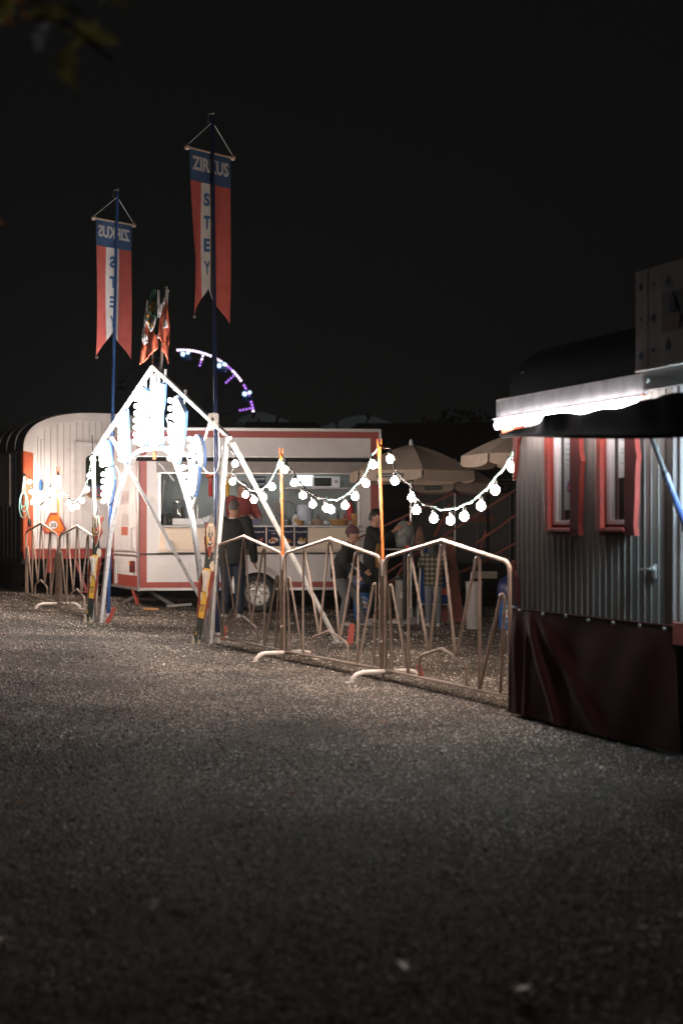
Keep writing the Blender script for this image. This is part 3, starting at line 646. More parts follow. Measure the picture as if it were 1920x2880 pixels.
q = MB(); q.tube([EM @ Vector(p) for p in ((.24,.015,1.04),(.24,.06,1.07),(.24,.06,1.37),(.24,.015,1.40))], .012, 6); q.obj('grab_handle', M['alu'], no)
for x in (.28, eL-.12):
    l_ = nbox('tail_light', x-.05, x+.08, .67, .86, .004, .07, mat('tail_light_red', (.12,.02,.015), .25), no, bevel=.012)
    nbox('amber_lens', x+.0, x+.06, .79, .855, .071, .078, mat('amber_lens', (.8,.22,.02), .25), l_, bevel=.004)
nbox('number_strip', eL-.38, eL-.22, .45, .78, .005, .02, M['paper'], no)
# running gear
m = MB(); m.bb((.3,.3,.30),(TL-.2,.4,.42)); m.bb((.3,1.7,.30),(TL-.2,1.8,.42)); m.bb((uw-.05,.2,.28),(uw+.05,1.9,.36)); m.obj('chassis', M['black'], tr)
gzl = gz(-3.1)
m = MB(); m.bar((.12,.25,.40),(.55,.1,gzl+.03),.05,.05); m.bar((.10,.3,.38),(-.25,.55,gzl+.05),.05,.05); m.obj('jack_leg', M['darktruck'], tr)
m = MB(); m.bar((-.1,.35,.40),(-.02,.30,.16),.05,.04); m.obj('red_jack_bracket', M['red'], tr)
tag(MB().bar((-2.72,22.28,gz(-2.9)+.05),(-2.37,22.42,gz(-2.6)+.09),.10,.035).obj('grey_plank', M['bingrey'], smooth=False), 'grey plank propped on the gravel beneath the trailer nose', 'plank')
tag(MB().bar((-3.05,21.92,gz(-3.0)+.022),(-2.82,21.96,gz(-2.9)+.022),.10,.03).obj('wood_block', mat('raw_pine', (.52,.25,.10), .7), smooth=False), 'short raw orange wood block lying on the gravel before the trailer nose', 'wood block')

# ---- loose things on the counter (each a thing of its own)
def on_counter(name, label, cat, px, y=.2, group=None):
    u = tu(px, y); p = Vector((T0.x+u*ctr-y*str_, T0.y+u*str_+y*ctr, ZC+.0005)); return thing(name, label, cat, tuple(p), TA, group)
def simple(name, label, cat, px, m_, mk, y=.2, group=None):
    t = on_counter(name, label, cat, px, y, group); m_.obj(name+'_body', M[mk] if isinstance(mk, str) else mk, t); return t
t = on_counter('hot_dog_steamer', 'steel hot dog steamer with glass cylinder and bun spikes on the counter', 'steamer', 530, .22)
m = MB(); m.bb((-.26,-.13,0),(.26,.13,.115)); m.obj('steamer_base', M['steel'], t, bevel=.01)
m = MB(); m.lathe([(.10,.117),(.10,.38),(.096,.38),(.096,.117)], (-.15,0,0), 20); m.obj('glass_cylinder', M['glass'], t)
m = MB(); m.lathe([(.002,.385),(.11,.385),(.11,.395),(.05,.415),(.015,.42),(.02,.45),(.002,.455)], (-.15,0,0), 20); m.obj('steamer_lid', M['steel'], t)
m = MB()
for k in range(7): m.cyl((-.15+.06*math.cos(k*.9),.06*math.sin(k*.9),.12),(-.15+.06*math.cos(k*.9),.06*math.sin(k*.9),.28),.013)
m.obj('sausages', M['sausage'], t)
m = MB()
for k in range(6): m.tube([(-.15+.088*math.cos(a),.088*math.sin(a),.15+k*.04) for a in [2*math.pi*i/16 for i in range(16)]], .002, 4, cyc=True, up=(0,0,1))
m.obj('wire_basket', M['steel'], t)
for x in (.08,.145): m = MB(); m.lathe([(.014,.117),(.014,.30),(.010,.33),(.002,.34)], (x,0,0), 10); m.obj('bun_spike', M['alu'], t)
m = MB(); m.lathe([(.002,0),(.10,0),(.105,.16),(.09,.17),(.002,.172)], (0,0,0), 18); m.bar((-.1,0,.12),(-.16,0,.14),.02,.02)
simple('cooking_pot', 'black cooking pot at the left end of the counter', 'pot', 464, m, 'blackp')
m = MB(); m.lathe([(.002,0),(.05,0),(.055,.10),(.03,.16),(.02,.19),(.002,.2)], (0,0,0), 14)
simple('sauce_jar', 'small glass jar standing between the black pot and the hot dog steamer', 'jar', 478, m, 'glass', .12)
m = MB(); rr = random.Random(4)
for k in range(7): m.ball((rr.uniform(-.07,.07),rr.uniform(-.05,.05),.05+rr.uniform(0,.06)), .055, 8, 5, (1,.8,.8), Euler((rr.random()*3,rr.random()*3,0)).to_matrix())
simple('plastic_bag', 'crumpled white plastic bag on the counter beside the steamer', 'bag', 588, m, 'bagwhite', .1)
m = MB(); m.bb((-.085,-.06,0),(.085,.06,.09)); m.bb((-.09,-.065,.085),(.09,.065,.1))
simple('cutlery_tray', 'dark purple cutlery tray on the counter right of the customer', 'tray', 717, m, mat('purple_plastic', (.05,.04,.12), .4), .1)
def bottle(px, label, mk, h=.2, r=.03, cap='blackp', y=.15, g=None):
    t = on_counter('bottle', label, 'bottle', px, y, g)
    m = MB(); m.lathe([(.002,0),(r,0),(r,h*.62),(r*.75,h*.74),(r*.42,h*.82),(r*.42,h*.9)], n=12); m.obj('bottle_body', M[mk], t)
    m = MB(); m.lathe([(r*.45,h*.88),(r*.5,h),(.002,h)], n=10); m.obj('bottle_cap', M[cap], t); return t
t = bottle(831, 'white mayonnaise bottle with yellow label on the counter', 'bagwhite', .21, .052)
m = MB(); m.bb((-.03,-.056,.05),(.03,-.0525,.11)); m.obj('bottle_label', M['yellow'], t)
bottle(792, 'brown spice bottle right behind the orange barrier pole', 'wood', .15, .022); bottle(803, 'short glass bottle with dark cap, second from the orange pole', 'glass', .17, .02)
bottle(814, 'dark pepper mill shaped bottle left of the mayonnaise bottle', 'carvdark', .11, .028, y=.05)
bottle(700, 'small clear bottle behind the purple tray', 'glass', .16, .025, y=.35); bottle(895, 'red capped glass bottle near the dark bread basket', 'glass', .18, .025, 'textred', .35)
bottle(951, 'tall oil bottle at the right end of the counter', 'glass', .24, .028, y=.3); bottle(968, 'brown bottle between the two bread baskets', 'sausage', .2, .026, y=.3)
m = MB(); m.lathe([(.002,0),(.125,0),(.135,.30),(.12,.31),(.12,.335),(.002,.34)], n=24)
simple('food_bucket', 'large pale blue plastic bucket with lid behind the counter', 'bucket', 858, m, mat('pale_blue_plastic', (.52,.58,.68), .4), .38)
def basket(px, label, rx, ry, h, y=.12, mk='wicker'):
    t = on_counter('bread_basket', label, 'basket', px, y, 'wicker baskets on the counter'); m = MB()
    n = 28; hgt = int(h/.012)
    for k in range(hgt):
        f = .72+.28*k/hgt; m.tube([((rx*f+.004*math.cos(9*a+k*math.pi))*math.cos(a), (ry*f)*math.sin(a), .008+k*.012) for a in [2*math.pi*i/n for i in range(n)]], .008, 5, cyc=True, up=(0,0,1))
    m.prism(disc(rx*.75, 16), .0, T((0,0,.01), rx=R(-90))) if False else None
    m.obj('basket_weave', M[mk], t)
    m = MB(); m.tube([(rx*1.02*math.cos(a), ry*1.02*math.sin(a), h+.008) for a in [2*math.pi*i/n for i in range(n)]], .012, 6, cyc=True, up=(0,0,1)); m.obj('basket_rim', M[mk], t)
    return t
basket(844, 'small round wicker basket beside the mayonnaise bottle', .055,.05,.06,.08)
basket(892, 'dark round wicker basket left of the long bread basket', .09,.07,.08,.12,'wood')
basket(955, 'long low wicker bread basket on the counter', .155,.08,.08,.1)
basket(999, 'tall round wicker basket at the hatch right corner', .062,.062,.17,.12)
for px, s in ((871,.035),(917,.045),(978,.06)):
    m = MB(); rr = random.Random(px)
    for k in range(4): m.ball((rr.uniform(-s,s)*.6,0,s*.6+rr.uniform(0,s*.6)), s*.7, 7, 4, (1,.7,.6), Euler((rr.random()*3,rr.random()*3,0)).to_matrix())
    simple('paper_napkin', {871:'crumpled napkin between the small and the dark basket', 917:'crumpled napkin left of the long bread basket', 978:'crumpled napkin leaning on the tall wicker basket'}[px], 'napkin', px, m, 'bagwhite', .05 if px < 970 else .16, 'white napkins on the counter')
# microwave, hanging things
def inside(name, label, cat, px, y, z, g=None):
    u = tu(px, y); return thing(name, label, cat, (T0.x+u*ctr-y*str_, T0.y+u*str_+y*ctr, z), TA, g)
t = inside('microwave_oven', 'white microwave oven on the shelf inside the food trailer', 'microwave', 915, 1.53, 2.086)
m = MB(); m.bb((-.24,-.14,0),(.24,.14,.185)); m.obj('oven_case', M['bagwhite'], t, bevel=.008)
m = MB(); m.bb((-.21,-.147,.02),(.09,-.141,.165)); m.obj('oven_door', M['darkglass'], t)
m = MB(); m.cyl((.17,-.141,.10),(.17,-.16,.10),.03); m.obj('oven_knob', M['bingrey'], t)
t = inside('price_board', 'dark price board with white lines on the kitchen wall', 'sign', 727, 1.66, 1.92)
m = MB(); m.bb((-.12,-.01,0),(.12,.01,.36)); m.obj('board_panel', M['card'], t)
for k in range(4): m = MB(); m.bb((-.11,-.014,.05+k*.09),(.11,-.0115,.058+k*.09)); m.obj('board_line', M['paper'], t)
lettering('Currywurst 7.00', T((0,-.0125,.30)), M['paper'], t, w=.2, h=.03); lettering('Hot Dog 5.00', T((0,-.0125,.21)), M['paper'], t, w=.18, h=.03); lettering('Cervelat 6.00', T((0,-.0125,.12)), M['paper'], t, w=.18, h=.03)
for px, lab, mk in ((592,'orange ketchup bottle hanging upside down left of the blue pole','textred'), (640,'yellow mustard bottle hanging upside down right of the blue pole','yellow')):
    t = inside('sauce_dispenser', lab, 'dispenser', px, .3, 1.92, 'sauce dispensers hanging in the hatch')
    m = MB(); m.lathe([(.002,.345),(.085,.34),(.085,.30),(.03,.27),(.03,.24)], n=16); m.obj('dispenser_cone', M['orange'] if mk == 'textred' else M['cream'], t)
    m = MB(); m.lathe([(.03,.24),(.03,.19),(.02,.18),(.035,.16),(.035,0),(.01,-.03)], n=14); m.obj('dispenser_bottle', M[mk], t)
    m = MB(); m.cyl((0,0,.34),(0,0,.8),.006); m.obj('hanger_rod', M['steel'], t)
for px, h, lab in ((774,.28,'brown handled tongs hanging on the kitchen wall'), (783,.34,'long ladle hanging on the kitchen wall right of the tongs'), (797,.2,'red handled whisk hanging behind the orange pole')):
    t = inside('kitchen_utensil', lab, 'utensil', px, 1.62, 1.5+(.34-h), 'utensils hanging on the kitchen wall')
    m = MB(); m.cyl((0,0,h),(0,0,h*.45),.012); m.obj('handle', M['wood'], t); m = MB(); m.cyl((0,0,h*.45),(0,0,.02),.006); m.ball((0,0,.02),.03,10,6,(1,.4,1)); m.obj('head', M['steel'], t)
t = inside('round_wire_sieve', 'large round wire rack hanging on the kitchen wall', 'sieve', 806, 1.64, 1.55)
m = MB(); m.tube([(.15*math.cos(a),0,.15+.15*math.sin(a)) for a in [2*math.pi*i/28 for i in range(28)]], .005, 5, cyc=True, up=(0,1,0))
for k in (-.08,0,.08): h = math.sqrt(.15**2-k*k); m.cyl((k,0,.15-h),(k,0,.15+h),.002,n=4)
m.obj('sieve_rim', M['dark'], t)
t = inside('fire_extinguisher', 'red fire extinguisher hanging at the right kitchen wall', 'fire extinguisher', 984, 1.5, 1.42)
m = MB(); m.lathe([(.002,0),(.06,.01),(.06,.34),(.03,.39),(.02,.42)], n=16); m.obj('cylinder_body', M['textred'], t); m = MB(); m.bar((-.03,0,.43),(.07,0,.45),.02,.03); m.tube([(.02,0,.43),(.08,0,.36),(.08,0,.2)],.008,6); m.obj('valve', M['blackp'], t)
t = inside('hanging_ladle', 'black spatula hanging at the left jamb inside the hatch', 'utensil', 463, .2, 1.6)
m = MB(); m.bar((0,0,0),(.03,0,.22),.04,.015); m.bar((.03,0,.22),(.07,0,.7),.012,.012); m.obj('spatula_body', M['blackp'], t)
# ---------------------------------------------------------------- barriers
G = lambda x, y: Vector((x, y, gz(x, y)))
PA, PB, PE = (-.60, 14.6), (.37, 12.67), (1.27, 10.52)
PC = (-1.55, 16.55)
L0, L1, L2 = (-5.13, 23.1), (-4.17, 21.0), (-3.22, 18.82)
BL = 2.2
def barrier_meshes():
    parts = []
    r1, r2 = .0165, .0125
    m = MB(); s = .05
    m.tube([(s,0,.09),(s,0,1.03),(s+.008,0,1.065),(s+.03,0,1.09),(s+.06,0,1.107),(BL/2-.03,0,1.252),(BL/2,0,1.258),(BL/2+.03,0,1.252),(BL-s-.06,0,1.107),(BL-s-.03,0,1.09),(BL-s-.008,0,1.065),(BL-s,0,1.03),(BL-s,0,.09)], r1, 8, up=(0,1,0))
    m.tube([(s,0,.10),(BL-s,0,.10)], r2*1.1, 8, up=(0,1,0)); parts.append(('frame', m))
    def loop(x, z, l, lz, r, rz, w=.035):
        m = MB(); a = []
        for k in range(7):
            t = math.pi*k/6; a.append((x-w*math.cos(t), 0, z-w*1.4+w*1.4*math.sin(t)))
        m.tube([(l,0,lz)]+a+[(r,0,rz)], r2, 8, up=(0,1,0)); parts.append(('bent_bar', m))
    loop(.16,.86, .19,.10, .50,.10); loop(.53,1.13, .50,.10, .86,.34); loop(BL/2,1.22, .88,.335, BL-.88,.335)
    loop(BL-.53,1.13, BL-.86,.34, BL-.50,.10); loop(BL-.16,.86, BL-.50,.10, BL-.19,.10)
    m = MB(); m.tube([(.70,0,.10),(.70,0,.24),(.72,0,.275),(.76,0,.295),(BL/2,0,.375),(BL-.76,0,.295),(BL-.72,0,.275),(BL-.70,0,.24),(BL-.70,0,.10)], r2, 8, up=(0,1,0)); parts.append(('bracket', m))
    m = MB(); m.tube([(s,-.33,.0),(s,-.32,.035),(s,-.28,.07),(s,-.22,.085),(s,.22,.085),(s,.28,.07),(s,.32,.035),(s,.33,.0)], .021, 8, up=(1,0,0))
    m.box((s,-.345,.004),(.05,.07,.008)); m.box((s,.345,.004),(.05,.07,.008)); parts.append(('foot', m))
    return parts
BP = barrier_meshes(); proto = None; GRP = 'steel crowd barriers with peaked top rails'
def barrier(p0, p1, label, foot=True):
    global proto
    a, b = Vector(p0), Vector(p1); L = (b-a).length; ang = math.atan2(b.y-a.y, b.x-a.x); z0, z1 = gz(*p0), gz(*p1)
    if proto is None:
        t = thing('crowd_barrier', label, 'barrier', group=GRP)
        for n_, m_ in BP: m_.obj(n_, M['foot'] if n_ == 'foot' else M['barrier'], t)
        proto = t
    else:
        t = copy_tree(proto); t['label'] = label
    t.location = (a.x, a.y, z0); t.rotation_euler = (0, -math.atan2(z1-z0, L), ang); t.scale = (L/BL, 1, 1)
    return t
def nofoot(t):
    for c in list(t.children):
        if c.name.startswith('foot'): bpy.data.objects.remove(c)
barrier(PA, PB, 'barrier between the two orange poles right of the gate')
barrier(PB, PE, 'barrier nearest the camera, running up to the grey ticket wagon')
nofoot(barrier(PC, PA, 'barrier joining the right gate leg to the first orange pole'))
barrier(L1, L0, 'leftmost barrier, before the white wagon corner')
nofoot(barrier(L2, L1, 'barrier between the left gate leg and the left orange pole'))
def opole(p, label, ztop=2.14, lean=0):
    g = gz(*p); t = thing('orange_pole', label, 'pole', (p[0], p[1], g), 0, 'orange poles carrying the lights')
    m = MB(); m.tube([(0,0,.96),(lean*.5,0,1.6),(lean,0,ztop-.12)], [.0135,.0125,.012], 10, up=(0,1,0)); m.obj('rod', M['orangepole'], t)
    m = MB(); m.tube([(lean,0,ztop-.16),(lean,0,ztop-.08),(lean-.012,0,ztop-.04),(lean-.018,0,ztop+.02)],[.014,.018,.009,.006],8,up=(0,1,0)); m.tube([(lean,0,ztop-.08),(lean+.012,0,ztop-.04),(lean+.018,0,ztop+.02)],[.012,.009,.006],8,up=(0,1,0)); m.obj('fork_tip', M['orangepole'], t)
    m = MB(); m.cyl((0,0,.93),(0,0,1.08),.021,n=10); m.obj('sleeve', M['foot'], t)
    m = MB(); m.cyl((0,0,.0),(0,0,.93),.016,n=8); m.box((0,0,.35),(.05,.05,.02)); m.obj('lower_tube', M['barrier'], t)
    return t
opole(PA, 'middle orange pole, between the gate and the front orange pole', 2.16, -.02)
opole(PB, 'tallest and nearest orange pole, in front of the beige parasol', 2.13, -.035)
opole(L1, 'orange pole at the left, before the orange 30 sign', 2.08, -.01)

# ---------------------------------------------------------------- light strings
def bulb_mesh(r, name, mt, up=1):
    m = MB(); prof = [(max(math.sin(math.pi*i/8), .01)*r, -math.cos(math.pi*i/8)*r) for i in range(8)]+[(r*.36, r*1.12), (r*.3, r*1.3)]
    m.lathe(prof, n=14); me_o = m.obj(name, mt); me = me_o.data; bpy.data.objects.remove(me_o); return me
def sock_mesh(r, mt):
    m = MB(); m.lathe([(r*.42,r*1.15),(r*.46,r*1.25),(r*.46,r*1.95),(r*.34,r*2.15),(r*.2,r*2.2)], n=10); o = m.obj('socket', mt); me = o.data; bpy.data.objects.remove(o); return me
BM_S = bulb_mesh(.034, 'bulb', M['bulb_string']); SM_S = sock_mesh(.034, M['blackp'])
def inst(name, me, parent, loc, rot=None, s=1):
    o = bpy.data.objects.new(name, me); C.objects.link(o); o.parent = parent; o.location = loc
    if rot is not None: o.rotation_euler = rot
    o.scale = (s, s, s); return o
def string(label, pts, bulbs, base, pale=()):
    """pts: cord anchors (world); bulbs: world centres"""
    t = thing('light_string', label, 'string lights', tuple(base), 0, 'strings of white globe bulbs')
    rr = random.Random(len(bulbs)*7)
    cord = [Vector(pts[0])]
    for c in bulbs: cord.append(Vector(c)+Vector((0,0,.098)))
    cord.append(Vector(pts[1]))
    for i in range(len(cord)-1):
        a, b = cord[i], cord[i+1]; L = (b-a).length; m = MB()
        mid = [(a+(b-a)*k/6)-Vector((0,0,.06*L*math.sin(math.pi*k/6)))-base for k in range(7)]
        m.tube(mid, .0062, 6); m.tube([p+Vector((.004,0,.012*math.sin(k*2))) for k, p in enumerate(mid)], .005, 5)
        m.obj('cord', M['cable_g'] if i in pale else M['cable_b'], t)
    for c in bulbs:
        c = Vector(c)-base; rot = (rr.uniform(-.12,.12), rr.uniform(-.12,.12), 0)
        s = inst('socket', SM_S, t, c, rot); inst('bulb', BM_S, s, (0,0,0))
    return t
def span(coords, sc, ox, oy, plane): return [plane.pt(ox+x*sc, oy+y*sc) for x, y in coords]
pl_ab = Plane2(PA, PB, .03); pl_be = Plane2(PB, (1.24,10.62), .02); pl_ca = Plane2((-1.30,16.15), PA, .02)
pl_l0 = Plane2((-5.42,24.7), L1, .02); pl_l2 = Plane2(L1, (-3.30,18.95), .02)
c3 = (.3954, 480, 1180)
b_ab = span([(812,357),(878,452),(940,540),(1010,603),(1105,630),(1142,642),(1240,612),(1310,547),(1387,453),(1437,322)], *c3, pl_ab)
string('string of lights sagging between the two front orange poles', [(PA[0]-.02,PA[1],2.13),(PB[0]-.035,PB[1],2.10)], b_ab, G(*PA), (5,6,7,8,9,10))
b_ca = span([(387,203),(458,315),(440,442),(533,535),(592,572),(660,553),(721,480),(783,325)], *c3, pl_ca)
string('string of lights from the right gate corner to the middle orange pole', [(-1.30,16.1,2.38),(PA[0]-.02,PA[1],2.13)], b_ca, G(-1.3,16.2), (6,7,8))
b_be = span([(533,300),(567,467),(697,592),(730,688),(863,752),(990,768),(1093,737),(1221,657),(1328,537),(1460,365),(1500,200)], .36990, 900, 1180, pl_be)
string('longest string of lights, from the nearest orange pole to the ticket wagon', [(PB[0]-.035,PB[1],2.10),(1.24,10.25,2.02)], b_be, G(*PB), (5,6,7,8,9,10,11))
b_l0 = span([(263,800),(280,888),(310,938),(292,980),(387,1032),(413,1020),(437,973),(447,882),(520,775)], .3189, 0, 1100, pl_l0)
string('shortest string of lights, from the white wagon corner to the left orange pole', [(-5.50,24.68,2.33),(L1[0]-.01,L1[1],2.22)], b_l0, G(*L1))
b_l2 = span([(513,814),(535,917),(610,988),(633,1030),(680,1018),(725,965),(768,868),(793,745),(822,600)], .3189, 0, 1100, pl_l2)
string('string of lights from the left orange pole up to the left gate corner', [(L1[0]-.01,L1[1],2.22),(-3.33,19.0,2.62)], b_l2, G(*L2), (6,7,8))

# ---------------------------------------------------------------- entrance gate
GR, GL = (-1.47, 16.4), (-3.18, 18.8)
GP = Plane2(GR, GL); gn = Vector((-.814, -.580, 0)); gbase = Vector(((GR[0]+GL[0])/2, (GR[1]+GL[1])/2, gz(-2.3)))
gate = thing('entrance_gate', 'white steel entrance gate with pointed roof, arch and boards full of lit bulbs', 'gate', tuple(gbase), 0)
def c2(x, y): return GP.pt(230+x*.29975, 780+y*.29975)
def gbar(name, pts, w=.045, h=.045, m_='whitepole', par=None, n=4):
    m = MB(); m.tube(pts, w*.7071, 4, up=gn, r2=h*.7071, ph=math.pi/4); return m.obj(name, M[m_], par or gate, off=gbase)
apex = c2(670, 838); rc = c2(1390, 1508); lc = c2(195, 1535)
gbar('rafter', [apex+Vector((0,0,.0)), rc]); gbar('rafter', [apex+gn*.0, lc])
lt_ = GP.pt(262, 1283)
gbar('eave_piece', [lc, lt_], .04, .04)
gbar('leg', [rc+gn*.05, G(*GR)+gn*.05], .055, .05); gbar('leg', [lt_, GP.pt(272,1640), G(-3.30,18.95)], .045, .04)
arc = [G(GL[0]+.0, GL[1])]+[GP.pt(x, y) for x, y in ((300,1600),(312,1500),(330,1415),(352,1336),(375,1288),(392,1271),(411,1264),(435,1262),(459,1261),(479,1272),(492,1296),(506,1334),(530,1410),(543,1472),(563,1615))]+[GP.pt(584,1812)]
arc[-1].z = gz(arc[-1].x)
# smooth with catmull-rom
def crom(p, n=4):
    out = []
    for i in range(len(p)-1):
        a, b, c, d = p[max(i-1,0)], p[i], p[i+1], p[min(i+2,len(p)-1)]
        for k in range(n):
            t = k/n; out.append(.5*((2*b)+(c-a)*t+(2*a-5*b+4*c-d)*t*t+(3*b-a-3*c+d)*t**3))
    return out+[p[-1]]
gbar('arch', crom([Vector(p) for p in arc]), .05, .05)
for p, q in ((c2(720,880),c2(725,1010)), (c2(775,960),c2(735,1600)), (c2(430,1240),c2(455,1700)), (c2(965,1150),c2(958,1230)), (c2(1195,1380),c2(1155,1530)), (c2(600,975),c2(600,1620)), (c2(690,900),c2(690,1020)), (c2(655,900),c2(655,1620)), (c2(1078,2030),c2(1030,2180))):
    gbar('hanger', [p, q], .022, .022)
gbar('brace', [rc+Vector((.03,.02,-.05)), Vector((-.04,16.9,.0))], .040, .04); gbar('brace', [c2(280,1500), G(-1.86,20.5)], .045, .04)
for p in ((-.04,16.9),(-1.86,20.5)):
    m = MB(); m.box(G(*p)+Vector((0,0,.012)), (.14,.14,.02)); m.obj('brace_plate', M['steel'], gate, off=gbase)
m = MB(); m.prism(rrect(-.06,.06,-.09,.09,.02), .015, T(c2(1278,1350)+gn*.06, rz=R(-10))); pk = m.obj('corner_plate', M['whitepole'], gate, off=gbase)
m = MB(); m.ball(c2(1278,1345)+gn*.06+Vector((0,-.02,0)), .018, 8, 6); m.cyl(c2(1205,1325), c2(1270,1330), .008); m.obj('bolt', M['steel'], gate, off=gbase)
for x, y in ((788,915),(975,1108)):
    m = MB(); m.box(c2(x,y)+Vector((0,0,.02)), (.03,.03,.09)); m.obj('rafter_tab', M['whitepole'], gate, off=gbase)
m = MB(); m.box(c2(684,1660)+Vector((0,0,0)), (.04,.04,.13)); m.obj('orange_tab', M['orange'], gate, off=gbase)
# bulb boards
BM_G = bulb_mesh(.0275, 'bulb', M['bulb_gate']); SM_G = sock_mesh(.0275, M['darktruck'])
M['boardwhite'] = mat('board_white_paint', (.20,.23,.30), .6, var=.1); M['boardblue'] = mat('board_blue_edge', (.10,.22,.50), .4, var=.15)
brot = Vector((0,0,-1)).rotation_difference(gn).to_euler()
def board(poly, bulbs, out=.02):
    """poly / bulbs in crop pixels"""
    pts = [c2(*p) for p in poly]; c = sum(pts, Vector())/len(pts)
    def slab(scale, o0, o1, name, mt, par):
        q = [c+(p-c)*scale for p in pts]; n = len(q); m = MB()
        m.add([p+gn*o0 for p in q]+[p+gn*o1 for p in q], [tuple(range(n)), tuple(range(2*n-1,n-1,-1))]+[(i,n+i,n+(i+1)%n,(i+1)%n) for i in range(n)])
        return m.obj(name, mt, par, off=gbase, smooth=False)
    bo = slab(1, out, out+.03, 'bulb_board', M['boardwhite'], gate)
    slab(1.05, out-.025, out-.001, 'board_edge', M['boardblue'], bo)
    for x, y in bulbs:
        p = c2(x, y)-gbase+gn*(out+.03)
        inst('socket', SM_G, bo, p+gn*.052, brot, .9); inst('bulb', BM_G, bo, p+gn*.058, brot)
def col(x0, y0, x1, y1, n): return [(x0+(x1-x0)*k/(n-1), y0+(y1-y0)*k/(n-1)) for k in range(n)]
board([(405,1262),(440,1250),(462,1720),(450,1765),(425,1700)], col(428,1300,440,1710,9))
board([(560,1075),(580,1045),(612,1040),(628,1070),(625,1560),(600,1590),(560,1580)], col(588,1082,576,1545,8)+col(612,1070,612,1560,8))
board([(705,1030),(750,1000),(797,1005),(785,1180),(765,1290),(770,1560),(735,1600),(705,1580)], col(735,1035,727,1550,9)+col(783,1040,763,1540,9))
board([(885,1150),(905,1118),(935,1140),(992,1265),(985,1400),(935,1700),(905,1760),(880,1690),(910,1400)], col(905,1160,905,1760,9)[:7]+col(955,1270,925,1650,7)+[(900,1700)])
board([(1085,1500),(1105,1478),(1135,1505),(1160,1600),(1168,1700),(1158,1785),(1130,1740),(1125,1650),(1090,1620)], col(1090,1520,1098,1740,4)+col(1125,1540,1135,1700,3))
board([(1040,1780),(1118,1760),(1112,1900),(1098,2010),(1075,2055),(1045,2030),(1060,1900)], col(1030,1785,1060,2015,4)+col(1100,1790,1090,2010,5))
board([(232,1545),(258,1530),(280,1620),(300,1740),(290,1780),(240,1770)], col(245,1590,262,1760,5)+col(272,1610,285,1740,3))
board([(255,1800),(300,1790),(322,1900),(315,1990),(290,2120),(275,2140),(262,2000)], col(275,1850,275,2100,5)+col(305,1850,295,2080,4))
# white cable loops
for pts in ([(775,1320),(800,1400),(820,1480),(770,1500),(760,1520)], [(455,1560),(470,1520),(500,1515),(540,1540)], [(945,1640),(970,1700),(990,1780),(1010,1830)], [(1120,1790),(1160,1830),(1200,1840),(1250,1810),(1270,1650),(1262,1450)], [(300,1770),(340,1850),(330,1890),(380,1880),(400,1840)]):
    m = MB(); m.tube(crom([c2(*p)-gn*.03 for p in pts]), .006, 5, up=gn); m.obj('gate_cable', M['cable_w'], gate, off=gbase)

